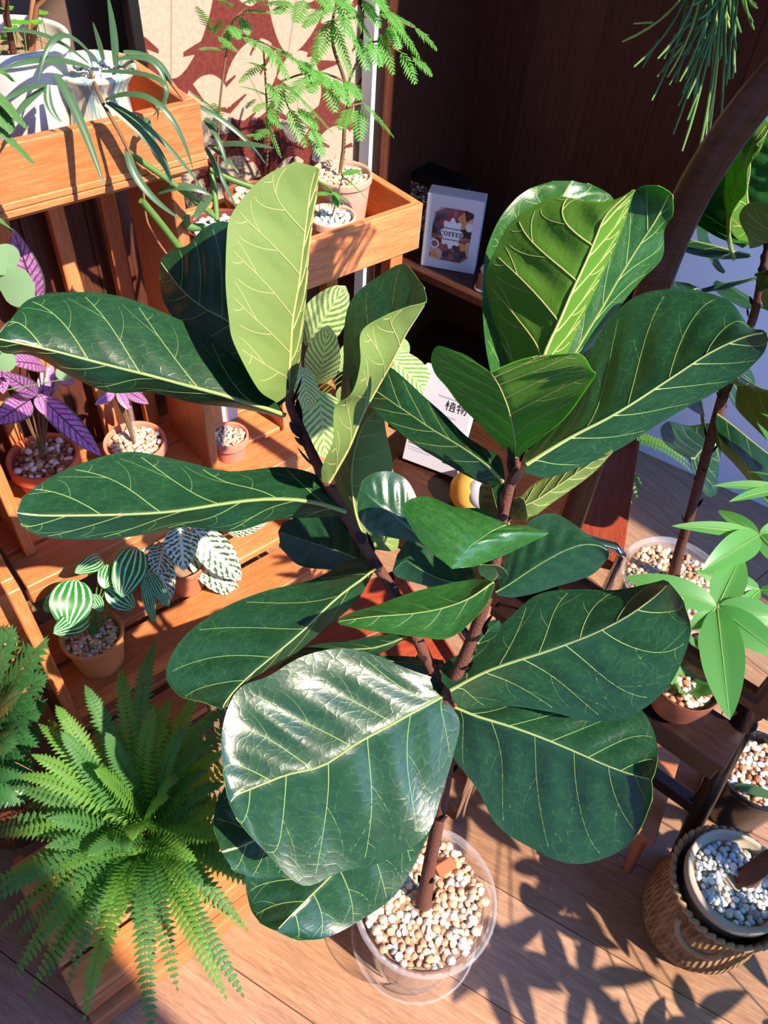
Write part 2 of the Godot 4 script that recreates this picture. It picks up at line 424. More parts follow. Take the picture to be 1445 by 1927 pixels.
func fig_leaf(parent: Node3D, row: Array, seed_: int):
	var side: int = row[0]
	var sag: float = row[1]
	var st: Array = row[2]
	var n := st.size() / 9
	var NV := 44; var NU := 21
	var P := PackedVector3Array(); P.resize(NV * NU)
	var UV := PackedVector2Array(); UV.resize(NV * NU)
	var ph := seed_ * 1.7
	for i in NV:
		var s := float(i) / (NV - 1) * (n - 1)
		var k: int = mini(int(s), n - 2)
		var m := along(st, k, 0, s - k); var l := along(st, k, 3, s - k); var r := along(st, k, 6, s - k)
		var dv := along(st, k, 0, minf(s - k + 0.1, 1.0)) - along(st, k, 0, maxf(s - k - 0.1, 0.0))
		var nn := dv.cross(r - l).normalized() * side
		var v := float(i) / (NV - 1)
		for j in NU:
			var u := float(j) / (NU - 1) * 2.0 - 1.0
			var e := l if u < 0 else r
			var au := absf(u)
			var p := m.lerp(e, au)
			var w := m.distance_to(e)
			p += nn * sag * w * (au * au - au) * 2.0
			var fade := minf(1.0, minf(v, 1.0 - v) * 8.0)
			var lat := (v - au * 0.20) * 6.5 + (0.5 if u > 0 else 0.0)
			p += nn * fade * w * (0.022 * cos(TAU * lat) * sin(PI * minf(au * 1.15, 1.0)) + 0.022 * au * au * sin(v * 17.0 + ph + (1.3 if u > 0 else 0.0)))
			P[i * NU + j] = p
			UV[i * NU + j] = Vector2(u * 0.5 + 0.5, v * 1.15)
	var nrm := PackedVector3Array(); nrm.resize(P.size())
	for i in NV:
		for j in NU:
			var a := P[mini(i + 1, NV - 1) * NU + j] - P[maxi(i - 1, 0) * NU + j]
			var b := P[i * NU + mini(j + 1, NU - 1)] - P[i * NU + maxi(j - 1, 0)]
			nrm[i * NU + j] = a.cross(b).normalized() * side
	var T := PackedVector3Array(); T.resize(P.size())
	var B := PackedVector3Array(); B.resize(P.size())
	for i in P.size():
		T[i] = P[i] + nrm[i] * 0.00025; B[i] = P[i] - nrm[i] * 0.00025
	var flip := side < 0
	var mt := MB.new(); mt.grid(NV, NU, T, UV, not flip)
	var mu := MB.new(); mu.grid(NV, NU, B, UV, flip)
	# the thin rim that closes the two faces
	for i in NV - 1:
		for j in [0, NU - 1]:
			mu.quad(T[i * NU + j], T[(i + 1) * NU + j], B[(i + 1) * NU + j], B[i * NU + j])
	for j in NU - 1:
		for i in [0, NV - 1]:
			mu.quad(T[i * NU + j], T[i * NU + j + 1], B[i * NU + j + 1], B[i * NU + j])
	var mesh := mt.into(); mu.into(mesh)
	var lf := part("leaf", mesh, [mats.fig_top_lit if seed_ in LIT_LEAVES else mats.fig_top, mats.fig_under_lit if seed_ in LIT_LEAVES else mats.fig_under], parent, Transform3D(Basis.IDENTITY, -parent.position))
	# midrib and side veins stand out on both faces
	var sample := func(u: float, v: float, lift: float):
		var fi := clampf(v, 0, 1) * (NV - 1); var fj := (clampf(u, -1, 1) * 0.5 + 0.5) * (NU - 1)
		var i: int = mini(int(fi), NV - 2); var j: int = mini(int(fj), NU - 2)
		var a := fi - i; var b := fj - j
		var q00 := P[i * NU + j]; var q01 := P[i * NU + j + 1]; var q10 := P[(i + 1) * NU + j]; var q11 := P[(i + 1) * NU + j + 1]
		var q := q00 + (q01 - q00) * b + (q10 - q00) * a if a + b < 1.0 else q11 + (q10 - q11) * (1.0 - b) + (q01 - q11) * (1.0 - a)
		return q + nrm[i * NU + j] * lift
	var size: float = (sample.call(0.0, 0.0, 0.0) as Vector3).distance_to(sample.call(0.0, 1.0, 0.0)) / 0.24
	size = clampf(size, 0.35, 1.15)
	# thin pale lines on the upper face, thicker yellowish ribs on the lower one
	var ribs := ArrayMesh.new()
	for low in [false, true]:
		var rib := MB.new()
		var lift := -0.00045 if low else 0.0
		var k0: float = (1.25 if low else 0.95) * size
		var pts := []; var rad := []
		for i in 23:
			var v := i / 22.0 * 0.97
			pts.append(sample.call(0.0, v, lift * 2.0 * (1.0 - v))); rad.append(lerpf(0.0017, 0.0005, pow(v, 0.7)) * k0)
		rib.tube(pts, rad, 6)
		for sgn in [-1.0, 1.0]:
			for k in 6:
				var v0: float = (k + 0.5) / 6.5 if sgn < 0 else (k + 0.12) / 6.5
				if k == 5 and sgn < 0: continue
				var lv := func(t: float): return v0 + 0.20 * t + 0.03 * t * t * (1.0 if k > 0 else -1.0)
				pts = []; rad = []
				for i in 34:
					var t := i / 33.0 * 0.92
					pts.append(sample.call(sgn * t, lv.call(t), lift)); rad.append(lerpf(0.00068, 0.00036, t) * k0)
				rib.tube(pts, rad, 5, false)
				# forks towards the edge
				for fs in [0.38, 0.62, 0.8]:
					var p2 := []; var r2 := []
					for i in 14:
						var t := i / 13.0
						p2.append(sample.call(sgn * (fs + (0.95 - fs) * t * 0.85), lv.call(fs + (0.95 - fs) * t * 0.85) + (0.055 * sin(t * 1.4) if fs == 0.62 else -0.10 * (1.2 - fs) * sin(t * 1.4)), lift * 0.6)); r2.append(lerpf(0.00038, 0.00030, t) * k0)
					rib.tube(p2, r2, 4, false)
		rib.into(ribs)
	part("midrib", ribs, [mats.fig_rib, mats.fig_rib_low], lf)

func blade(called: String, parent: Node3D, b: Array, m, tipness := 1.0, round_ := 0.0, NV := 14, NU := 7) -> MeshInstance3D:
	# a leaf from b0 to b1 with normal, width, fold and bend
	var p0 := v3(b, 0); var p1 := v3(b, 3); var nn := v3(b, 6)
	var ax := p1 - p0; var len := ax.length(); ax /= len
	nn = (nn - ax * nn.dot(ax)).normalized()
	var sd := ax.cross(nn)
	var w: float = b[9] * 0.5; var fold: float = b[10]; var bend: float = b[11]
	var P := PackedVector3Array(); var UV := PackedVector2Array()
	for i in NV:
		var v := float(i) / (NV - 1)
		var prof := pow(sin(PI * pow(v, 0.8)), 0.75) if round_ <= 0.0 else sqrt(maxf(0.0, 1.0 - pow(2.0 * v - 1.0, 2.0)))
		if round_ > 0.0 and round_ < 1.0: prof = lerpf(pow(sin(PI * pow(v, 0.8)), 0.75), prof, round_)
		prof = maxf(prof, 0.015)
		for j in NU:
			var u := float(j) / (NU - 1) * 2.0 - 1.0
			var p := p0 + ax * len * v + sd * u * w * prof + nn * (bend * len * (4.0 * v * (1.0 - v)) * 0.35 + fold * w * absf(u) * prof)
			P.append(p - parent.position); UV.append(Vector2(u * 0.5 + 0.5, v))
	var k := MB.new(); k.grid(NV, NU, P, UV)
	var lf := part(called, k.into(), m, parent)
	return lf

func stem_tube(called: String, parent: Node3D, a: Array, m, sides := 7, sub := 4) -> MeshInstance3D:
	var pts := []; var rad := []
	var n := a.size() / 4
	for i in n - 1:
		var g := func(k): return v3(a, clampi(k, 0, n - 1) * 4)
		for s in sub:
			var t := float(s) / sub
			pts.append(catmull(g.call(i - 1), g.call(i), g.call(i + 1), g.call(i + 2), t) - parent.position); rad.append(lerpf(a[i * 4 + 3], a[i * 4 + 7], t))
	pts.append(v3(a, (n - 1) * 4) - parent.position); rad.append(a[n * 4 - 1])
	var b := MB.new(); b.tube(pts, rad, sides)
	return part(called, b.into(), m, parent)

func bez(a: Vector3, b: Vector3, c: Vector3, t: float) -> Vector3:
	return a.lerp(b, t).lerp(b.lerp(c, t), t)

# a feathery frond: a midrib with pairs of small leaflets
func frond(called: String, parent: Node3D, a: Vector3, c: Vector3, arch: float, pairs: int, leng: float, wid: float, m, sweep := 0.25, taper := 0.7, start := 0.08, droop := 0.15, lobed := false) -> MeshInstance3D:
	var ctrl := a.lerp(c, 0.5) + Vector3.UP * arch
	var b := MB.new()
	var pts := []; var rad := []
	for i in 9:
		pts.append(bez(a, ctrl, c, i / 8.0) - parent.position); rad.append(lerpf(0.0011, 0.0003, i / 8.0))
	b.tube(pts, rad, 4, false)
	for i in pairs:
		var t := start + (1.0 - start) * (i + 0.5) / pairs
		var p := bez(a, ctrl, c, t) - parent.position
		var d := (bez(a, ctrl, c, minf(t + 0.02, 1.0)) - bez(a, ctrl, c, t - 0.02)).normalized()
		var sd := d.cross(Vector3.UP)
		sd = sd.normalized() if sd.length() > 0.1 else Vector3.RIGHT
		var up := sd.cross(d).normalized()
		var k := (t - start) / (1.0 - start)
		var L := leng * (pow(clampf(1.0 - pow(k, 2.2), 0.03, 1.0), taper)) * (0.55 + 0.45 * minf(1.0, k * 5.0)) * rng.randf_range(0.88, 1.1)
		for s in [-1.0, 1.0]:
			var dir: Vector3 = (sd * s + d * (sweep + 0.35 * k) - up * droop * rng.randf_range(0.5, 1.6)).normalized()
			var acr := dir.cross(up).normalized() * wid * 0.5
			var q: Vector3 = p + dir * L
			var m1: Vector3 = p + dir * L * 0.42 + up * wid * 0.10
			var e1: Vector3 = p + dir * L * 0.38 + acr; var e2: Vector3 = p + dir * L * 0.38 - acr
			if lobed:
				var f1: Vector3 = q + acr * 1.2 + dir * L * 0.1; var f2: Vector3 = q - acr * 1.2 + dir * L * 0.05
				b.tri(p, e1, m1); b.tri(p, m1, e2); b.tri(e1, f1, m1); b.tri(m1, f2, e2); b.tri(m1, f1, q - dir * L * 0.3); b.tri(m1, q - dir * L * 0.3, f2)
			else:
				b.tri(p + acr * 0.5, e1, m1); b.tri(p + acr * 0.5, m1, p - acr * 0.5); b.tri(p - acr * 0.5, m1, e2); b.tri(m1, e1, q); b.tri(m1, q, e2)
	return part(called, b.into(), m, parent)

func strap_leaf(parent: Node3D, a: Array, m):
	var p0 := v3(a, 0); var p1 := v3(a, 3) ; var p2 := v3(a, 6); var w: float = a[9]
	p1 = p1 * 2.0 - (p0 + p2) * 0.5
	var P := PackedVector3Array(); var UV := PackedVector2Array()
	for i in 18:
		var v := i / 17.0
		var p := bez(p0, p1, p2, v)
		var d := (bez(p0, p1, p2, minf(v + 0.03, 1)) - bez(p0, p1, p2, maxf(v - 0.03, 0))).normalized()
		var face := (FRONT * 0.6 + Vector3.UP * 0.8)
		var sd := d.cross(face).normalized()
		var nn := sd.cross(d).normalized()
		var prof := pow(sin(PI * pow(clampf(v * 0.93 + 0.06, 0, 1), 0.75)), 0.6) * 0.5 * w
		if i == 17: prof = 0.0004
		for j in 5:
			var u := j / 4.0 * 2.0 - 1.0
			P.append(p + sd * u * prof - nn * absf(u) * absf(u) * prof * 0.3 - parent.position); UV.append(Vector2(u, v))
	var b := MB.new(); b.grid(18, 5, P, UV)
	part("leaf", b.into(), m, parent)

# ------------------------------------------------------------------ pebbles
const LIT_LEAVES := [11, 12, 13, 14, 18, 20]  # fig leaves that get the brighter, sunlit colours
var pebble_shapes := []
func make_pebbles():
	for k in 5:
		var b := MB.new()
		var P := PackedVector3Array(); var UV := PackedVector2Array()
		var q := RandomNumberGenerator.new(); q.seed = 70 + k
		var wob := []
		for i in 8: wob.append(q.randf_range(0.78, 1.15))
		for i in 5:
			var th := PI * i / 4.0
			for j in 7:
				var a := TAU * (j % 6) / 6.0
				var r: float = sin(th) * (wob[j % 6] if i != 2 else wob[(j % 6 + 2) % 8])
				P.append(Vector3(cos(a) * r, cos(th) * 0.72, sin(a) * r)); UV.append(Vector2(a, th))
		b.grid(5, 7, P, UV, false, true)
		pebble_shapes.append(b.into())

func pebbles(parent: Node3D, centre: Vector3, radius: float, size: float, m: Array, most := 300, avoid := 0.0):
	# one layer of loose stones lying on the soil; those past the limit are joined into one part
	var spots := []
	var step := size * 0.82
	var k := int(radius / step) + 1
	for i in range(-k, k + 1):
		for j in range(-k, k + 1):
			var x := (i + 0.5 * (j % 2)) * step + rng.randf_range(-0.3, 0.3) * step; var z := j * step * 0.87 + rng.randf_range(-0.3, 0.3) * step
			var d := Vector2(x, z).length()
			if d < radius - size * 0.4 and d > avoid: spots.append(Vector3(x, rng.randf_range(-0.12, 0.28) * size, z))
	var rest := {}
	for i in spots.size():
		var s := size * rng.randf_range(0.40, 0.66)
		var bs := Basis.from_euler(Vector3(rng.randf_range(-0.6, 0.6), rng.randf_range(0, TAU), rng.randf_range(-0.6, 0.6))).scaled_local(Vector3(s, s * rng.randf_range(0.7, 1.0), s * rng.randf_range(0.75, 1.25)))
		var xf := Transform3D(bs, centre + spots[i])
		var mm = m[rng.randi() % m.size()]
		if i < most:
			part("pebble", pebble_shapes[rng.randi() % 5], mm, parent, xf)

func soil_disc(parent: Node3D, centre: Vector3, r: float):
	lathed("soil", parent, [Vector2(0.0001, 0.002), Vector2(r * 0.5, 0.002), Vector2(r, 0.0), Vector2(r, -0.01), Vector2(0.0001, -0.01)], mats.gravel, centre, 24)

# a plain tapering pot with a rim band: r top, rb bottom, h tall
func pot(parent: Node3D, r: float, rb: float, h: float, band: float, m, at := Vector3.ZERO):
	var th := r * 0.07 + 0.0015
	var prof := [Vector2(0.0001, 0), Vector2(rb * 0.96, 0), Vector2(rb, h * 0.02)]
	var rm := lerpf(rb, r, 1.0 - band / h) * 0.965
	prof += [Vector2(rm, h - band - 0.001), Vector2(rm + 0.0005, h - band), Vector2(r * 0.985, h - band + 0.0005), Vector2(r * 0.985, h - band + 0.002), Vector2(r, h - 0.003), Vector2(r - 0.001, h - 0.0005), Vector2(r - th * 0.5, h), Vector2(r - th, h - 0.001), Vector2(r - th - 0.001, h - 0.004), Vector2(lerpf(rb, r, 0.6) - th, h * 0.6), Vector2(0.0001, h * 0.6)]
	lathed("pot", parent, prof, m, at)

# ------------------------------------------------------------------ the scene
func _ready():
	rng.seed = 7
	var cam := Camera3D.new()
	cam.name = "camera"
	cam.position = Vector3(0, 1.45, 0)
	cam.fov = 66.13
	cam.near = 0.02
	cam.rotation = Vector3(deg_to_rad(-47.5225), 0, 0)
	cam.rotate_object_local(Vector3.BACK, deg_to_rad(5.1653))
	add_child(cam)
	var env := Environment.new()
	env.background_mode = Environment.BG_SKY
	var sky := Sky.new()
	var sm := ProceduralSkyMaterial.new()
	sm.sky_top_color = Color(0.30, 0.50, 0.82); sm.sky_horizon_color = Color(0.72, 0.82, 0.95)
	sm.ground_bottom_color = Color(0.42, 0.40, 0.38); sm.ground_horizon_color = Color(0.60, 0.62, 0.64)
	sm.sky_energy_multiplier = 2.3; sm.ground_energy_multiplier = 1.2
	sm.sun_angle_max = 4.0
	sky.sky_material = sm
	env.sky = sky
	env.tonemap_mode = Environment.TONE_MAPPER_LINEAR
	env.tonemap_exposure = 1.0
	env.sdfgi_enabled = true; env.ssao_enabled = true; env.ssil_enabled = true
	var we := WorldEnvironment.new()
	we.name = "world_environment"; we.environment = env
	add_child(we)
	var sun := DirectionalLight3D.new()
	sun.name = "sun"
	sun.light_color = Color(1.0, 0.93, 0.84); sun.light_energy = 3.4; sun.light_angular_distance = 0.6
	sun.shadow_enabled = true
	add_child(sun)
	sun.look_at_from_position(Vector3(0.575, 0.707, 0.412) * 5.0, Vector3.ZERO)
	make_materials()
	make_pebbles()
	build_room()
	build_rack()
	build_cabinet()
	build_mirror()
	build_fig()
	build_furniture()
	build_fern()
	build_rack_plants()
	build_top_plants()
	build_right_plants()

func slab(p0: Vector3, p1: Vector3, y0: float, y1: float, th: float) -> Array:
	# an upright slab from p0 to p1 on plan: mesh and where it stands, its face on the line, its thickness behind it
	var x := (p1 - p0); x.y = 0
	var L := x.length(); x = x.normalized()
	var b := MB.new(); b.box(Vector3(L * 0.5, (y0 + y1) * 0.5, -th * 0.5), Vector3(L, y1 - y0, th), 0.0005)
	return [b.into(), Transform3D(Basis(x, Vector3.UP, x.cross(Vector3.UP)), Vector3(p0.x, 0, p0.z))]

func build_room():
	# floor with its planks
	var fb := MB.new(); fb.box(Vector3(0.1, -0.06, -0.4), Vector3(4.4, 0.08, 4.6), 0.001)
	var fl := structure("floor", fb.into(), mats.soil)
	var d := Vector3(0.905, 0, 0.425).normalized(); var w := 0.165
	var acr := Vector3(-d.z, 0, d.x)
	for r in range(-13, 14):
		var off := fposmod(r * 0.47, 1.2)
		for s in range(-3, 3):
			var a := s * 1.2 + off
			var c := d * (a + 0.6) + acr * (r * w + 0.05)
			if c.x < -1.6 or c.x > 1.5 or c.z < -2.3 or c.z > 1.5: continue
			var b := boxm(Vector3(1.1985, 0.02, w - 0.0012), 0.0008)
			part("plank", b, mats.oak[rng.randi() % 8], fl, Transform3D(Basis(d, Vector3.UP, d.cross(Vector3.UP)), c + Vector3(0, -0.0105, 0)))
	var cb := MB.new(); cb.box(Vector3(-0.3, 3.76, -0.4), Vector3(3.5, 0.1, 4.6), 0.001)
	structure("ceiling", cb.into(), mats.ceiling)
	var sl := slab(rk(-1.3, 0, -1.52), rk(1.6, 0, -1.52), 0, 3.72, 0.1)
	structure("wall_left", sl[0], mats.wall_dark, sl[1])
	sl = slab(CAB * -1.5 + CABN * -1.76, CAB * 0.6 + CABN * -1.76, 0, 3.72, 0.1)
	structure("wall_back", sl[0], mats.wall_white, sl[1])
	sl = slab(CAB * 0.10 + CABN * -1.742, CAB * 0.58 + CABN * -1.742, 0, 0.09, 0.015)
	structure("baseboard_back", sl[0], mats.trim_white, sl[1])
	# wall on the right with the tall window that lets the sun in
	for pc in [[-2.4, -1.75, 0.0, 3.72], [1.03, 1.6, 0.0, 3.72], [-1.75, 1.03, 0.0, 0.52], [-1.75, 1.03, 3.6, 3.72]]:
		sl = slab(Vector3(1.35, 0, pc[0]), Vector3(1.35, 0, pc[1]), pc[2], pc[3], 0.1)
		structure("wall_right", sl[0], mats.wall_white, sl[1])
	var wn := MB.new()
	for z in [-1.72, 1.0]: wn.box(Vector3(1.40, 2.06, z), Vector3(0.05, 3.08, 0.05), 0.002)
	for y in [0.545, 3.575]: wn.box(Vector3(1.40, y, -0.36), Vector3(0.05, 0.05, 2.67), 0.002)
	structure("window_1", wn.into(), mats.trim_white)
	sl = slab(Vector3(1.4, 0, 1.55), Vector3(-1.7, 0, 1.55), 0, 3.72, 0.1)
	structure("wall_behind", sl[0], mats.wall_white, sl[1])
	sl = slab(Vector3(-1.62, 0, 1.6), Vector3(-1.62, 0, -0.9), 0, 3.72, 0.1)
	structure("wall_far_left", sl[0], mats.wall_white, sl[1])
	# white partition that the mirror shows
	var pd := Vector3(0.723, 0, 0.69)
	sl = slab(Vector3(-0.261, 0, 0.198) - pd * 0.85, Vector3(-0.261, 0, 0.198) + pd * 0.75, 0, 2.2, 0.05)
	# its face looks back at the mirror
	structure("door_1", sl[0], mats.wall_white, sl[1])
	var gr := MB.new()
	for a in [-0.33, -0.30]:
		gr.box(Vector3(-0.261, 1.1, 0.198) + pd * a + Vector3(0.69, 0, -0.723) * 0.004, Vector3(0.006, 2.1, 0.006), 0.001)
	structure("trim_1", gr.into(), mats.trim_white)

func build_rack():
	var t := thing("plant_rack", "orange pine plant rack with slatted back and stepped shelves", "plant rack", rk(0.3, 0, -1.0))
	var s1 := 0.42
	for k in 3:
		board("shelf_board", t, rk(0.085, s1 - 0.009, -0.935 - k * 0.084), rk(0.64, s1 - 0.009, -0.935 - k * 0.084), FRONT, 0.076, 0.018, "pine")
	board("rail", t, rk(0.085, s1 - 0.032, -0.906), rk(0.64, s1 - 0.032, -0.906), Vector3.UP, 0.028, 0.014, "pine")
	for a in [0.118, 0.462]:
		board("side_board", t, rk(a, s1, -1.03), rk(a, 0.962, -1.03), FRONT, 0.15, 0.018, "pine")
	for a in [0.19, 0.27, 0.35, 0.43]:
		board("slat", t, rk(a, s1 - 0.05, -1.135), rk(a, 0.975, -1.135), RIGHT, 0.024, 0.02, "pine")
	board("side_board", t, rk(0.632, s1 - 0.25, -1.03), rk(0.632, 0.682, -1.03), FRONT, 0.12, 0.018, "pine")
	for a in [0.53, 0.59]:
		board("slat", t, rk(a, s1 - 0.05, -1.19), rk(a, 0.68, -1.19), RIGHT, 0.024, 0.02, "pine")
	for a in [0.50, 0.915]:
		for q in [-1.02, -1.22]:
			board("post", t, rk(a, 0.0, q), rk(a, 0.684, q), RIGHT, 0.03, 0.03, "pine")
	for y in [0.16, 0.60]:
		board("rail", t, rk(0.50, y, -1.235), rk(0.915, y, -1.235), Vector3.UP, 0.05, 0.014, "pine")
	board("shelf_board", t, rk(0.50, 0.2, -1.08), rk(0.915, 0.2, -1.08), FRONT, 0.1, 0.016, "pine")
	board("shelf_board", t, rk(0.50, 0.2, -1.19), rk(0.915, 0.2, -1.19), FRONT, 0.08, 0.016, "pine")
	for k in 5:
		board("shade_panel", t, rk(0.155 + 0.1 * k, 0.06, -1.17), rk(0.155 + 0.1 * k, 0.96 if k < 4 else 0.66, -1.17), RIGHT, 0.0995, 0.008, "walnut")  # dark boards added to stand in for the shade behind the slats
	# lower step
	var s2 := 0.22
	board("shelf_board", t, rk(0.066, s2 - 0.009, -0.83), rk(0.6, s2 - 0.009, -0.83), FRONT, 0.085, 0.018, "pine")
	board("shelf_board", t, rk(0.066, s2 - 0.009, -0.935), rk(0.6, s2 - 0.009, -0.935), FRONT, 0.085, 0.018, "pine")
	board("rail", t, rk(0.066, s2 - 0.034, -0.796), rk(0.6, s2 - 0.034, -0.796), Vector3.UP, 0.03, 0.014, "pine")
	for a in [0.058, 0.606]:
		board("post", t, rk(a, 0.0, -0.80), rk(a, 0.55 if a < 0.1 else 0.40, -0.80), FRONT, 0.024, 0.018, "pine")
		board("post", t, rk(a, 0.0, -0.96), rk(a, 0.41, -0.96), FRONT, 0.024, 0.018, "pine")
	board("rail", t, rk(0.058, 0.541, -0.81), rk(0.058, 0.541, -0.85), Vector3.UP, 0.022, 0.018, "pine")
	board("rail", t, rk(0.606, 0.27, -0.81), rk(0.606, 0.27, -0.95), Vector3.UP, 0.08, 0.016, "pine")
	for k in 2:
		board("shelf_board", t, rk(0.066, 0.075, -0.765 - 0.1 * k), rk(0.6, 0.075, -0.765 - 0.1 * k), FRONT, 0.08, 0.016, "pine")
	# boxes
	planter_box("orange pine planter box on top of rack holding the white pots", -0.02, 0.507, 0.965, 1.05, -0.95, -1.15)
	planter_box("orange pine planter box beside the patterned box, holding the taupe pots", 0.508, 0.965, 0.684, 0.774, -1.0, -1.21)
	# crate at the far left
	var c := thing("wooden_crate", "orange wooden crate of wide boards at the left edge beside the rack", "crate", rk(-0.06, 0, -0.9))
	for y in [0.645, 0.54, 0.435, 0.33]:
		board("front_board", c, rk(-0.25, y, -0.862), rk(0.068, y, -0.864 + (0.008 if y < 0.6 else 0.0)), Vector3.UP, 0.092, 0.016, "pine")
	for a in [-0.24, 0.02]:
		board("corner_post", c, rk(a, 0.0, -0.885), rk(a, 0.69, -0.885), FRONT, 0.028, 0.028, "pine")
		board("corner_post", c, rk(a, 0.0, -1.06), rk(a, 0.69, -1.06), FRONT, 0.028, 0.028, "pine")
		for y in [0.6, 0.4]:
			board("end_board", c, rk(a, y, -0.9), rk(a, y, -1.05), Vector3.UP, 0.08, 0.014, "pine")
	for k in 2:
		board("top_board", c, rk(-0.25, 0.698, -0.92 - 0.1 * k), rk(0.03, 0.698, -0.92 - 0.1 * k), FRONT, 0.098, 0.016, "pine")
	# low slatted bench that carries the fern
	var l := thing("slatted_bench", "low pine bench of slats standing on the floor under the fern", "bench", rk(0.01, 0, -0.5))
	for k in 4:
		board("top_slat", l, rk(-0.128, 0.112, -0.437 - k * 0.062), rk(0.15, 0.112, -0.437 - k * 0.062), FRONT, 0.056, 0.016, "pine")
	board("front_board", l, rk(-0.128, 0.082, -0.414), rk(0.15, 0.082, -0.414), Vector3.UP, 0.042, 0.016, "pine")
	board("front_board", l, rk(-0.128, 0.026, -0.402), rk(0.15, 0.026, -0.402), Vector3.UP, 0.046, 0.018, "pine")
	for a in [-0.115, 0.137]:
		board("end_board", l, rk(a, 0.05, -0.425), rk(a, 0.05, -0.67), Vector3.UP, 0.1, 0.016, "pine")

func planter_box(label: String, a0: float, a1: float, y0: float, y1: float, qf: float, qb: float):
	var t := thing("planter_box", label, "planter", rk((a0 + a1) * 0.5, y0, (qf + qb) * 0.5))
	var th := 0.016
	var ym := (y0 + y1) * 0.5
	board("front_board", t, rk(a0, ym, qf - th * 0.5), rk(a1, ym, qf - th * 0.5), Vector3.UP, y1 - y0, th, "pine")
	board("back_board", t, rk(a0, ym, qb + th * 0.5), rk(a1, ym, qb + th * 0.5), Vector3.UP, y1 - y0, th, "pine")
	for a in [a0 + th * 0.5, a1 - th * 0.5]:
		board("end_board", t, rk(a, ym, qf - th), rk(a, ym, qb + th), Vector3.UP, y1 - y0, th, "pine")
	for k in 3:
		var dq := (qf - qb - 2 * th) / 3.0
		board("base_board", t, rk(a0 + th, y0 + 0.006, qf - th - dq * (k + 0.5)), rk(a1 - th, y0 + 0.006, qf - th - dq * (k + 0.5)), FRONT, dq - 0.004, 0.012, "pine")
	if y0 > 0.9:
		for k in 2:
			board("moulding", t, rk(a0, y0 + 0.009 + 0.009 * k, qf + 0.002 - 0.0012 * k), rk(a1, y0 + 0.009 + 0.009 * k, qf + 0.002 - 0.0012 * k), Vector3.UP, 0.008, 0.004, "pine", 0.0012)

func cb(t: float, y: float, s: float) -> Vector3:
	return CAB * t + CABN * s + Vector3.UP * y

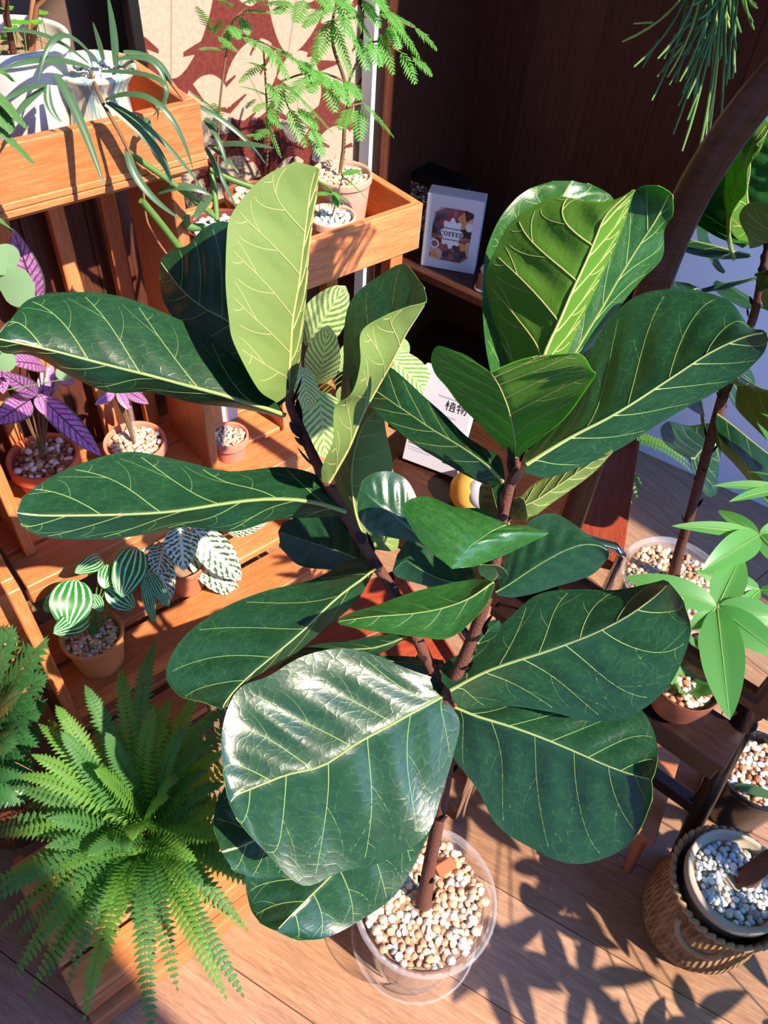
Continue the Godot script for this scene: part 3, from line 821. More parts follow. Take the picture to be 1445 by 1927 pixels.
func build_cabinet():
	var t := thing("cabinet", "dark walnut cabinet with open shelves standing in the corner", "cabinet", cb(-0.6, 0, -1.55))
	var t0 := -1.02; var t1 := -0.12; var f := -1.363; var b := -1.70
	for k in 6:
		var w := (t1 - t0) / 6.0
		board("shade_panel", t, cb(t0 + w * (k + 0.5), 0.05, b), cb(t0 + w * (k + 0.5), 2.05, b), CAB, w - 0.0006, 0.012, "walnut", 0.0005)
	for a in [t0, t1]:
		board("side_panel", t, cb(a, 0.0, (f + b) * 0.5), cb(a, 2.1, (f + b) * 0.5), CABN, f - b, 0.022, "walnut")
	for y in [0.06, 0.15, 0.49, 2.08]:
		board("shelf", t, cb(t0 + 0.011, y, (f + b) * 0.5 + 0.006), cb(t1 - 0.011, y, (f + b) * 0.5 + 0.006), CABN, f - b - 0.012, 0.02 if y > 0.1 else 0.1, "darkwood")
	board("base_top", t, cb(-0.745, 0.15, -1.195), cb(t1, 0.15, -1.195), CABN, 0.335, 0.02, "darkwood")
	for k in 3:
		var w3 := (t1 + 0.745) / 3.0
		board("drawer_front", t, cb(-0.745 + w3 * k + 0.003, 0.072, -1.04), cb(-0.745 + w3 * (k + 1) - 0.003, 0.072, -1.04), Vector3.UP, 0.13, 0.018, "darkwood")
	board("base_side", t, cb(-0.735, 0.07, -1.05), cb(-0.735, 0.07, -1.363), Vector3.UP, 0.138, 0.018, "darkwood")
	var st := MB.new(); st.box(Vector3.ZERO, Vector3(0.03, 2.3, 0.03), 0.002)
	var tr := structure("trim_2", st.into(), mats.trim_white, frame_of(CAB, Vector3.UP, cb(t0 - 0.028, 1.15, f - 0.005)))
	# things on the shelves
	coffee_box()
	var p := thing("patterned_box", "black and white leaf patterned box on the shelf behind the coffee box", "box", cb(-0.955, 0.5, -1.52))
	var pt := std(Color.WHITE, 0.6)
	var pc := noise_img(128, 128, 0.05, FastNoiseLite.TYPE_SIMPLEX_SMOOTH, 3, 77)
	var pd := PackedByteArray(); pd.resize(128 * 128 * 3)
	for i in 128 * 128: lerp3(pd, i * 3, col(20, 20, 22), col(222, 222, 226), 1.0 if absf(pc[i] / 255.0 - 0.5) < 0.055 or pc[i] > 178 else 0.0)
	pt.albedo_texture = tex_of(128, 128, pd); pt.uv1_triplanar = true; pt.uv1_scale = Vector3(7, 7, 7)
	part("body", boxm(Vector3(0.13, 0.13, 0.07), 0.002), pt, p, frame_of(CAB, Vector3.UP, Vector3(0, 0.065, 0)))
	part("lid", boxm(Vector3(0.134, 0.022, 0.074), 0.002), mats.black, p, frame_of(CAB, Vector3.UP, Vector3(0, 0.139, 0)))
	book_box()
	# small figurine and jar at the right of the shelf
	var fg := thing("figurine", "small brown and white standing figurine at the edge of the shelf", "figurine", cb(-0.735, 0.5, -1.40))
	lathed("body", fg, V2([0.0001, 0, 0.014, 0, 0.016, 0.01, 0.012, 0.025, 0.013, 0.034, 0.006, 0.04, 0.0001, 0.041]), std(col(150, 92, 60), 0.4), Vector3.ZERO, 16)
	lathed("head", fg, V2([0.0001, 0, 0.008, 0.003, 0.011, 0.01, 0.008, 0.018, 0.0001, 0.021]), std(col(214, 190, 170), 0.4), Vector3(0, 0.039, 0), 16)
	lathed("base", fg, V2([0.0001, 0, 0.018, 0, 0.018, 0.006, 0.0001, 0.006]), mats.white_pot, Vector3.ZERO, 16)
	var jr := thing("glass_jar", "small clear glass jar with amber lid behind the figurine", "jar", cb(-0.715, 0.5, -1.47))
	lathed("body", jr, V2([0.0001, 0.001, 0.02, 0.001, 0.021, 0.01, 0.021, 0.07, 0.015, 0.08, 0.015, 0.085]), mats.clear, Vector3.ZERO, 20)
	lathed("lid", jr, V2([0.0001, 0.09, 0.016, 0.09, 0.017, 0.082, 0.0165, 0.076]), std(col(150, 84, 50), 0.4), Vector3.ZERO, 20)
	# round yellow plush
	var sp := Vector3(0.20, 0.16, -1.235)
	var pl := thing("plush_toy", "round yellow plush with a white smiling face on the lowest shelf", "plush toy", sp)
	lathed("body", pl, V2([0.0001, 0, 0.04, 0.002, 0.056, 0.02, 0.058, 0.045, 0.045, 0.075, 0.022, 0.09, 0.0001, 0.093]), mats.yellow, Vector3.ZERO, 28)
	var fx := frame_of(Vector3(0.99, 0, 0.16), Vector3(0.02, 0.75, -0.65), Vector3(0.012, 0.06, 0.024))
	var fm := MB.new()
	fm.lathe(V2([0.0001, 0.034, 0.02, 0.031, 0.034, 0.02, 0.04, 0.004]), 24)
	part("face", fm.into(), mats.white_paper, pl, Transform3D(Basis(fx.basis.x, fx.basis.z, -fx.basis.y), fx.origin))
	var em := MB.new(); var ep := []; var er := []
	for i in 9:
		var an := PI * (1.1 + 0.9 * i / 8.0)
		ep.append(fx.origin + fx.basis.x * (0.006 + 0.011 * cos(an)) + fx.basis.y * (0.008 + 0.011 * sin(an)) + fx.basis.z * 0.032); er.append(0.0016)
	em.tube(ep, er, 5)
	part("eye", em.into(), mats.black, pl)

func coffee_box():
	var x := Vector3(0.985, 0, 0.17).normalized()
	var c := thing("gift_box", "white cardboard box with colourful coffee print on the upper shelf", "box", Vector3(0.097, 0.5, -1.66))
	var fr := frame_of(x, Vector3.UP, Vector3.ZERO)
	part("body", boxm(Vector3(0.125, 0.172, 0.045), 0.002), mats.white_paper, c, Transform3D(fr.basis, Vector3(0, 0.086, 0)))
	# the printed octagon: patches of colour, a white emblem and two cups
	var W := 192; var Hh := 256
	var d := PackedByteArray(); d.resize(W * Hh * 3)
	var pal := [col(52, 46, 54), col(206, 140, 74), col(150, 54, 74), col(70, 70, 86), col(196, 160, 150), col(38, 34, 40), col(120, 84, 100), col(186, 70, 62)]
	var cell := noise_img(W, Hh, 0.028, FastNoiseLite.TYPE_CELLULAR, 1, 6, FastNoiseLite.RETURN_CELL_VALUE)
	for y in Hh:
		for xx in W:
			var u := (xx + 0.5) / W; var v := (y + 0.5) / Hh
			var cc: Color = pal[(cell[y * W + xx] * 31) % 8]
			var dx := (u - 0.5) / 0.30; var dy := (v - 0.46) / 0.30
			var ang := atan2(dy, dx)
			if Vector2(dx, dy).length() < 0.88 + 0.12 * cos(ang * 8.0): cc = col(226, 232, 234)
			if Vector2((u - 0.10) / 0.12, (v - 0.70) / 0.09).length() < 1.0: cc = col(222, 216, 210)
			if Vector2((u - 0.10) / 0.08, (v - 0.70) / 0.06).length() < 1.0: cc = col(120, 96, 92)
			if Vector2((u - 0.93) / 0.10, (v - 0.30) / 0.08).length() < 1.0: cc = col(222, 216, 210)
			var k := (y * W + xx) * 3
			d[k] = int(cc.r * 255); d[k + 1] = int(cc.g * 255); d[k + 2] = int(cc.b * 255)
	var pm := std(Color.WHITE, 0.5)
	pm.albedo_texture = tex_of(W, Hh, d)
	var hw := 0.044; var hh := 0.062; var k2 := 0.016
	var oct := [Vector2(-hw + k2, -hh), Vector2(hw - k2, -hh), Vector2(hw, -hh + k2), Vector2(hw, hh - k2 * 0.3), Vector2(hw - k2, hh), Vector2(-hw + k2, hh), Vector2(-hw, hh - k2), Vector2(-hw, -hh + k2 * 0.3)]
	var mb := MB.new()
	for i in 6:
		var tr := [oct[0], oct[i + 1], oct[i + 2]] if i + 2 < 8 else []
		if tr.is_empty(): continue
		var P := []
		for q in tr: P.append(Vector3(q.x, q.y, 0))
		var U := []
		for q in tr: U.append(Vector2(q.x / (2 * hw) + 0.5, 0.5 - q.y / (2 * hh)))
		if (P[2] - P[0]).cross(P[1] - P[0]).z > 0: mb.tri(P[0], P[1], P[2], U[0], U[1], U[2])
		else: mb.tri(P[0], P[2], P[1], U[0], U[2], U[1])
	part("print", mb.into(), pm, c, Transform3D(fr.basis, Vector3(0, 0.085, 0) + fr.basis.z * 0.0229))
	lettering(c, "COFFEE", 0.0098, Vector3(0, 0.088, 0) + fr.basis.z * 0.0232, fr.basis, mats.black, true)
	for yy in [0.101, 0.075]:
		part("print_line", boxm(Vector3(0.036, 0.0022, 0.0004), 0.0001), std(col(90, 90, 96), 0.6), c, Transform3D(fr.basis, Vector3(0, yy, 0) + fr.basis.z * 0.0231))

func lettering(parent: Node3D, s: String, h: float, at: Vector3, bs: Basis, m, bold := false):
	var tm := TextMesh.new()
	var fo := SystemFont.new()
	fo.font_names = PackedStringArray(["Droid Serif"])
	fo.font_weight = 700 if bold else 400
	tm.font = fo; tm.text = s; tm.font_size = 32; tm.pixel_size = h / 24.0; tm.depth = 0.0006
	part("lettering", tm, m, parent, Transform3D(bs, at))

func book_box():
	# white box with printed panels leaning at the left of the lowest shelf
	var cpos := Vector3(0.098, 0.164, -1.335)
	var c := thing("plant_kit_box", "white upright box with two printed characters and photo strip, lowest shelf", "box", cpos)
	var x := Vector3(0.93, 0, 0.37).normalized()
	var up := (Vector3.UP + Vector3(0.10, 0, -0.30)).normalized()
	var fr := frame_of(x, up, Vector3.ZERO)
	part("body", boxm(Vector3(0.135, 0.235, 0.03), 0.002), mats.white_paper, c, Transform3D(fr.basis, fr.basis.y * 0.119))
	var ink := std(col(36, 36, 42), 0.6)
	var grey := std(col(168, 168, 182), 0.6)
	var o := fr.basis.y * 0.119 + fr.basis.z * 0.0153
	# the two characters, stroke by stroke: x0, y0, x1, y1 in a unit square
	var zhi := [[0.02, 0.70, 0.38, 0.70], [0.20, 0.98, 0.20, 0.02], [0.19, 0.66, 0.02, 0.36], [0.21, 0.60, 0.36, 0.44], [0.46, 0.84, 0.98, 0.84], [0.72, 0.98, 0.70, 0.68], [0.52, 0.68, 0.52, 0.12], [0.92, 0.68, 0.92, 0.12], [0.52, 0.68, 0.92, 0.68], [0.52, 0.50, 0.92, 0.50], [0.52, 0.34, 0.92, 0.34], [0.42, 0.08, 1.0, 0.08]]
	var wu := [[0.10, 0.86, 0.02, 0.60], [0.08, 0.74, 0.40, 0.74], [0.22, 0.98, 0.22, 0.02], [0.02, 0.38, 0.42, 0.48], [0.58, 0.98, 0.44, 0.58], [0.54, 0.80, 0.98, 0.80], [0.98, 0.80, 0.90, 0.08], [0.90, 0.08, 0.78, 0.14], [0.70, 0.78, 0.46, 0.32], [0.84, 0.78, 0.52, 0.10]]
	var n := 0
	for ch in [zhi, wu]:
		var mb := MB.new()
		for s in ch:
			var a := Vector3(s[0], s[1], 0) * 0.024; var b2 := Vector3(s[2], s[3], 0) * 0.024
			var dd := (b2 - a); var sd := Vector3(-dd.y, dd.x, 0).normalized() * 0.0012
			mb.face(a - sd, b2 - sd, b2 + sd, a + sd, Vector3(0, 0, 1))
		part("lettering", mb.into(), ink, c, Transform3D(fr.basis, o + fr.basis.x * (0.004 + 0.027 * n) + fr.basis.y * 0.036))
		n += 1
	for i in 3:
		part("print", boxm(Vector3(0.024, 0.026, 0.0004), 0.0001), [std(col(150, 132, 128), 0.6), std(col(206, 198, 190), 0.6), std(col(120, 122, 104), 0.6)][i], c, Transform3D(fr.basis, o + fr.basis.x * (-0.048 + 0.026 * i) - fr.basis.y * 0.058))
	for s in [[0.01, 0.065, 0.05, 0.0035], [0.01, 0.022, 0.05, 0.003], [-0.03, -0.036, 0.06, 0.003], [-0.03, -0.078, 0.06, 0.002], [-0.03, -0.084, 0.055, 0.002], [0.045, -0.088, 0.03, 0.004], [-0.03, -0.043, 0.045, 0.002]]:
		part("print_line", boxm(Vector3(s[2], s[3], 0.0004), 0.0001), grey if s[2] > 0.04 else ink, c, Transform3D(fr.basis, o + fr.basis.x * s[0] + fr.basis.y * s[1]))

func mr(t: float, y: float, s: float) -> Vector3:
	return MIR * t + MIRN * s + Vector3.UP * y

func build_mirror():
	var t := thing("standing_mirror", "arched mirror in a brown wooden frame on a dark stand", "mirror", mr(-0.07, 0, -0.753))
	var bs := Basis(MIR, Vector3.UP, MIRN)
	var l := -0.22 + 0.07; var r := 0.075 + 0.07; var y0 := 0.56; var ys := 1.05
	var outline := func(grow: float):
		var p := PackedVector2Array([Vector2(l - grow, y0 - grow), Vector2(r + grow, y0 - grow)])
		var cx := (l + r) * 0.5; var R := (r - l) * 0.5
		for i in 33:
			var a := PI * i / 32.0
			p.append(Vector2(cx + (R + grow) * cos(a), ys + (0.27 + grow) * sin(a)))
		return p
	var g := MB.new()
	g.prism(outline.call(0.002), -0.004, 0.0)
	part("glass", g.into(), mats.mirror, t, Transform3D(bs, Vector3.ZERO))
	# the frame: a moulded profile carried round the outline
	var prof := [Vector2(0.0, -0.012), Vector2(0.0, 0.004), Vector2(0.004, 0.008), Vector2(0.008, 0.008), Vector2(0.011, 0.014), Vector2(0.026, 0.015), Vector2(0.032, 0.010), Vector2(0.034, 0.0), Vector2(0.034, -0.012), Vector2(0.0, -0.012)]
	var P := PackedVector3Array(); var UV := PackedVector2Array()
	var rings := []
	for q in prof: rings.append(outline.call(q.x))
	var m: int = rings[0].size()
	for i in m + 1:
		for k in prof.size():
			var e: Vector2 = rings[k][i % m]
			P.append(Vector3(e.x, e.y, prof[k].y)); UV.append(Vector2(k, i))
	var fb := MB.new(); fb.grid(m + 1, prof.size(), P, UV)
	var fm: StandardMaterial3D = mats.darkwood[0].duplicate()
	fm.albedo_color = Color(1.35, 1.25, 1.15)
	part("frame", fb.into(), fm, t, Transform3D(bs, Vector3.ZERO))
	board("stand_shelf", t, mr(-0.29, 0.45, -0.727), mr(0.10, 0.45, -0.727), MIRN, 0.075, 0.018, "ebony")
	board("stand_apron", t, mr(-0.28, 0.424, -0.70), mr(0.095, 0.424, -0.70), Vector3.UP, 0.032, 0.014, "ebony")
	for a in [[-0.29, -0.22], [0.15, 0.062]]:
		var b := MB.new()
		b.lathe(V2([0.0001, 0, 0.011, 0, 0.013, 0.03, 0.016, 0.20, 0.017, 0.40, 0.017, 0.44, 0.012, 0.45, 0.020, 0.465, 0.012, 0.48, 0.021, 0.495, 0.013, 0.51, 0.017, 0.54, 0.015, 0.62, 0.010, 0.65, 0.014, 0.665, 0.0001, 0.675]), 20)
		var up := (mr(a[1], 0.66, -0.775) - mr(a[0], 0, -0.775)).normalized()
		part("turned_leg", b.into(), mats.ebony[1], t, Transform3D(Basis(MIR, up, MIR.cross(up).normalized()), mr(a[0], 0, -0.775) - t.position))
	board("stretcher", t, mr(-0.27, 0.2, -0.775), mr(0.12, 0.2, -0.775), Vector3.UP, 0.03, 0.02, "ebony")
	# wooden wall shelf whose edge shows at the top right
	var s := thing("wall_shelf", "brown wooden shelf edge at the top right above the mirror", "shelf", mr(0.0, 1.36, -0.85))
	board("shelf_board", s, mr(-0.2, 1.40, -0.88), mr(0.2, 1.40, -0.88), MIRN, 0.12, 0.024, "benchwood")
	board("bracket", s, mr(-0.15, 1.37, -0.88), mr(0.1, 1.37, -0.88), Vector3.UP, 0.04, 0.018, "benchwood")

func build_fig():
	var c := Vector3(0.109, 0, -0.361)
	var t := thing("fiddle_leaf_fig", "large fiddle leaf fig with broad glossy leaves in clear pebble pot", "potted plant", c)
	var clear := V2([0.070, 0.022, 0.074, 0.03, 0.080, 0.09, 0.088, 0.19, 0.096, 0.236, 0.101, 0.238, 0.104, 0.241, 0.104, 0.247, 0.100, 0.249, 0.097, 0.246, 0.0945, 0.238])
	lathed("clear_pot", t, clear, mats.clear, Vector3.ZERO, 48)
	lathed("clear_saucer", t, V2([0.0001, 0.001, 0.074, 0.001, 0.080, 0.006, 0.090, 0.045, 0.096, 0.058, 0.100, 0.060, 0.101, 0.064, 0.098, 0.065]), mats.clear, Vector3.ZERO, 48)
	lathed("inner_pot", t, V2([0.0001, 0.012, 0.066, 0.012, 0.069, 0.03, 0.074, 0.09, 0.082, 0.19, 0.088, 0.222, 0.0001, 0.222]), mats.inner_pot, Vector3.ZERO, 40)
	for k in 4:
		board("pot_slot", t, c + Vector3(cos(k * 1.6 + 0.3) * 0.0765, 0.07, sin(k * 1.6 + 0.3) * 0.0765), c + Vector3(cos(k * 1.6 + 0.3) * 0.083, 0.16, sin(k * 1.6 + 0.3) * 0.083), Vector3(-sin(k * 1.6 + 0.3), 0, cos(k * 1.6 + 0.3)), 0.006, 0.003, "darkwood", 0.0005)
	pebbles(t, Vector3(0, 0.226, 0), 0.0935, 0.0128, mats.pebbles, 400, 0.010)
	soil_disc(t, Vector3(0, 0.2235, 0), 0.088)
	part("bark_chip", boxm(Vector3(0.03, 0.006, 0.018), 0.002), mats.terracotta, t, Transform3D(Basis.from_euler(Vector3(0.2, 0.6, 0.15)), Vector3(0.03, 0.236, -0.048)))
	stem_tube("trunk", t, FIGSTEM[0], mats.fig_bark, 12, 5)
	stem_tube("branch", t, FIGSTEM[1], mats.fig_bark, 10, 5)
	stem_tube("branch", t, FIGSTEM[2], mats.fig_bark, 10, 5)
	# dry bud scales along the stems
	for st in FIGSTEM:
		var n: int = st.size() / 4
		for i in range(1, n):
			for s in 3:
				var p: Vector3 = v3(st, (i - 1) * 4).lerp(v3(st, i * 4), (s + rng.randf() * 0.6) / 3.0)
				var r: float = st[i * 4 + 3]
				var d: Vector3 = (v3(st, i * 4) - v3(st, (i - 1) * 4)).normalized()
				var o := d.cross(Vector3(rng.randf_range(-1, 1), rng.randf_range(-1, 1), rng.randf_range(-1, 1))).normalized()
				var L := rng.randf_range(0.010, 0.026)
				var w := rng.randf_range(0.007, 0.013)
				var row := [p.x + o.x * r, p.y + o.y * r, p.z + o.z * r]
				var q: Vector3 = p + o * (r + 0.006) + d * L
				row += [q.x, q.y, q.z, o.x, o.y, o.z, w, -0.4, 0.2]
				blade("bud_scale", t, row, mats.sheath, 1.0, 0.0, 6, 5)
	var k := 0
	for row in FIG:
		fig_leaf(t, row, k)
		k += 1

func build_furniture():
	# red wooden stool with a chrome frame
	var e1 := Vector3(0.86, 0, -0.51).normalized(); var e2 := Vector3(0.51, 0, 0.86).normalized()
	var c := Vector3(-0.035, 0, -0.605)
	var t := thing("stool", "reddish wooden stool with chrome tube handles behind the fig pot", "stool", c)
	for k in 3:
		board("seat_board", t, c + e2 * (-0.1 + 0.1 * k) - e1 * 0.17 + Vector3(0, 0.41, 0), c + e2 * (-0.1 + 0.1 * k) + e1 * 0.17 + Vector3(0, 0.41, 0), e2, 0.0995, 0.02, "redwood")
	for s in [-1.0, 1.0]:
		var b := MB.new(); var pts := []; var rad := []
		for q in [[-0.14, 0.0], [-0.14, 0.2], [-0.14, 0.40], [-0.14, 0.455], [-0.125, 0.47], [0.125, 0.47], [0.14, 0.455], [0.14, 0.40], [0.14, 0.2], [0.14, 0.0]]:
			pts.append(e2 * q[0] + e1 * 0.178 * s + Vector3(0, q[1], 0)); rad.append(0.008)
		b.tube(pts, rad, 10)
		part("chrome_frame", b.into(), mats.chrome, t)
	var x := MB.new(); x.tube([e1 * -0.178 + Vector3(0, 0.39, 0), e1 * 0.178 + Vector3(0, 0.39, 0)], [0.007, 0.007], 8)
	part("chrome_rail", x.into(), mats.chrome, t)
	# low bench at the lower right
	var f := Vector3(-0.91, 0, -0.41).normalized(); var r := Vector3(0.42, 0, -0.91).normalized()
	var c0 := Vector3(0.492, 0, -0.502)
	var bt := thing("low_bench", "low brown wooden bench with tapered legs beside the woven basket", "bench", c0 + f * 0.18 + r * 0.1)
	for k in 2:
		board("top_board", bt, c0 + r * (0.05 + 0.1 * k) + Vector3(0, 0.15, 0), c0 + r * (0.05 + 0.1 * k) + f * 0.32 + Vector3(0, 0.15, 0), r, 0.0995, 0.018, "benchwood")
	for q in [[0.02, 0.02], [0.30, 0.02], [0.02, 0.18], [0.30, 0.18]]:
		var p: Vector3 = c0 + f * q[0] + r * q[1] - bt.position
		var lb := MB.new(); lb.tube([p + Vector3(0, 0.142, 0), p + (r * (q[1] - 0.1) + f * (q[0] - 0.18)).normalized() * 0.02], [0.014, 0.008], 8)
		part("leg", lb.into(), mats.benchwood[0], bt)

func build_fern():
	var fc := v3(FERN[0], 0)
	var c := Vector3(-0.304, 0.12, -0.405)
	var t := thing("boston_fern", "bushy bright green sword fern in white pot on slatted bench", "potted plant", c)
	pot(t, 0.07, 0.05, 0.13, 0.02, mats.white_pot)
	soil_disc(t, Vector3(0, 0.115, 0), 0.062)
	var i := 0
	for f in FERN:
		var a := v3(f, 0); var b := v3(f, 3)
		a.y = 0.25
		var L := a.distance_to(b)
		frond("frond", t, a, b, L * rng.randf_range(0.30, 0.5), int(clampf(L * 112.0, 16, 44)), 0.0225, 0.0078, [mats.fern, mats.fern2, mats.fern, mats.fern_old if i % 4 == 0 else mats.fern2][i % 4], 0.15, 0.75, 0.12, 0.12)
		i += 1
	for k in 22:
		var an := TAU * k / 22.0 + rng.randf() * 0.25
		var L := rng.randf_range(0.17, 0.25)
		var a := Vector3(c.x, 0.25, c.z) + Vector3(cos(an), 0, sin(an)) * 0.02
		frond("frond", t, a, a + Vector3(cos(an) * L, rng.randf_range(-0.06, 0.10), sin(an) * L), 0.10, int(L * 120.0), 0.022, 0.0076, mats.fern if k % 2 else mats.fern2, 0.15, 0.75, 0.1, 0.12)
	for k in 34:
		var an := TAU * k / 34.0 * 2.0 + rng.randf() * 0.4
		var L := rng.randf_range(0.07, 0.17)
		var a := Vector3(c.x, 0.25, c.z) + Vector3(cos(an), 0, sin(an)) * 0.02
		frond("frond", t, a, a + Vector3(cos(an) * L, rng.randf_range(0.02, 0.16), sin(an) * L), 0.05, 15, 0.021, 0.0075, mats.fern if k % 2 else mats.fern2, 0.15, 0.75, 0.1, 0.1)
	for q in [[Vector3(-0.40, 0.42, -0.47)], [Vector3(-0.47, 0.40, -0.44)]]:
		var b := MB.new(); b.tube([Vector3(0, 0.13, 0), (q[0] - c) * 0.5 + Vector3(0, 0.09, 0), q[0] - c], [0.0012, 0.001, 0.0006], 5)
		part("dry_stalk", b.into(), mats.dry, t)
	# crested fern at the left edge
	var cc := Vector3(-0.60, 0.0, -0.50)
	var t2 := thing("crested_fern", "dark glossy crested fern at the left edge in front of rack", "potted plant", cc)
	pot(t2, 0.07, 0.05, 0.2, 0.02, mats.brown_pot)
	soil_disc(t2, Vector3(0, 0.185, 0), 0.06)
	for f in CREST:
		var a := v3(f, 0); a = Vector3(cc.x, 0.2, cc.z)
		frond("frond", t2, a, v3(f, 3), 0.08, 11, 0.05, 0.014, mats.crest, 0.9, 0.5, 0.2, 0.1, true)

func stems_to(t: Node3D, base: Vector3, rows: Array, m, r := 0.0014):
	for b in rows:
		var p := v3(b, 0)
		var k := MB.new()
		k.tube([base - t.position, base.lerp(p, 0.55) + Vector3(0, 0.012, 0) - t.position, p - t.position], [r * 1.2, r, r * 0.8], 5)
		part("stalk", k.into(), m, t)

func build_rack_plants():
	var s1 := 0.42; var s2 := 0.22
	# purple leaved plant in a terracotta pot
	var c := rk(0.205, s1, -1.06)
	var t := thing("persian_shield", "purple leaved plant with dark veins in an orange terracotta pot", "potted plant", c)
	pot(t, 0.058, 0.040, 0.095, 0.024, mats.terracotta)
	soil_disc(t, Vector3(0, 0.082, 0), 0.052)
	pebbles(t, Vector3(0, 0.086, 0), 0.052, 0.0125, mats.pebbles_brown, 200, 0.006)
	stems_to(t, c + Vector3(0, 0.085, 0), PURPLE, mats.brown_stem)
	for b in PURPLE: blade("leaf", t, b, mats.purple)
	# pale terracotta pot with bare stems
	c = rk(0.352, s1, -1.03)
	t = thing("bare_stem_plant", "nearly leafless cutting on a clear stake in pale terracotta pot", "potted plant", c)
	pot(t, 0.054, 0.040, 0.072, 0.022, mats.terracotta_pale)
	soil_disc(t, Vector3(0, 0.06, 0), 0.047)
	pebbles(t, Vector3(0, 0.064, 0), 0.048, 0.0105, mats.pebbles, 200, 0.004)
	stems_to(t, c + Vector3(0, 0.06, 0), PURPLE2.slice(0, 3), mats.brown_stem, 0.0028)
	for b in PURPLE2: blade("leaf", t, b, mats.purple)
	var sk := MB.new(); sk.tube([Vector3(0.006, 0.06, 0.006), Vector3(0.012, 0.16, 0.012)], [0.003, 0.003], 6)
	part("clear_stake", sk.into(), mats.clear, t)
	# small terracotta pot, right of the side board
	c = rk(0.505, s1, -0.972)
	t = thing("terracotta_pot", "small empty terracotta pot topped with cream pebbles on the shelf", "pot", c)
	pot(t, 0.036, 0.027, 0.05, 0.018, mats.terracotta_pale)
	soil_disc(t, Vector3(0, 0.04, 0), 0.03)
	pebbles(t, Vector3(0, 0.043, 0), 0.032, 0.0085, mats.pebbles, 120)
	# white square planter behind it
	c = rk(0.535, s1, -1.08)
	t = thing("white_planter", "small white square planter with brown stones behind the terracotta pot", "planter", c)
	part("body", boxm(Vector3(0.075, 0.05, 0.06), 0.003), mats.white_pot, t, frame_of(RIGHT, Vector3.UP, Vector3(0, 0.025, 0)))
	pebbles(t, Vector3(0, 0.053, 0), 0.03, 0.0125, mats.pebbles_brown, 60)
	# watermelon peperomia
	c = rk(0.142, s2, -0.845)
	t = thing("striped_peperomia", "peperomia with round silver striped leaves in a tan pot", "potted plant", c)
	pot(t, 0.053, 0.040, 0.085, 0.010, mats.tan_pot)
	soil_disc(t, Vector3(0, 0.068, 0), 0.046)
	pebbles(t, Vector3(0, 0.072, 0), 0.047, 0.0095, mats.pebbles, 160)
	stems_to(t, c + Vector3(0, 0.07, 0), PEPER, mats.green_stem)
	for b in PEPER: blade("leaf", t, b, mats.pep, 1.0, 0.7, 16, 9)
	# zebra plant
	c = rk(0.345, s2, -0.905)
	t = thing("zebra_plant", "zebra plant with white veined green leaves in dull pink pot", "potted plant", c)
	pot(t, 0.046, 0.036, 0.07, 0.012, std(col(176, 112, 84), 0.7))
	soil_disc(t, Vector3(0, 0.055, 0), 0.04)
	stems_to(t, c + Vector3(0, 0.06, 0), ZEBRA, mats.green_stem)
	for b in ZEBRA: blade("leaf", t, b, mats.zebra)
	# calathea under the second box
	c = rk(0.70, 0.208, -1.1)
	t = thing("striped_calathea", "calathea with pale green striped leaves below the planter box", "potted plant", c)
	pot(t, 0.06, 0.045, 0.1, 0.014, mats.terracotta)
	soil_disc(t, Vector3(0, 0.085, 0), 0.05)
	stems_to(t, c + Vector3(0, 0.085, 0), CALA, mats.green_stem)
	for b in CALA: blade("leaf", t, b, mats.cala, 1.0, 0.45, 18, 9)
	# round pale leaves at the left edge
	c = rk(-0.02, 0.706, -0.95)
	t = thing("round_leaf_plant", "trailing plant with pale round leaves at left edge on crate", "potted plant", c)
	pot(t, 0.04, 0.03, 0.06, 0.012, mats.terracotta)
	soil_disc(t, Vector3(0, 0.05, 0), 0.033)
	stems_to(t, c + Vector3(0, 0.05, 0), ROUNDL, mats.green_stem, 0.001)
	for b in ROUNDL: blade("leaf", t, b, mats.round, 1.0, 1.0, 12, 9)

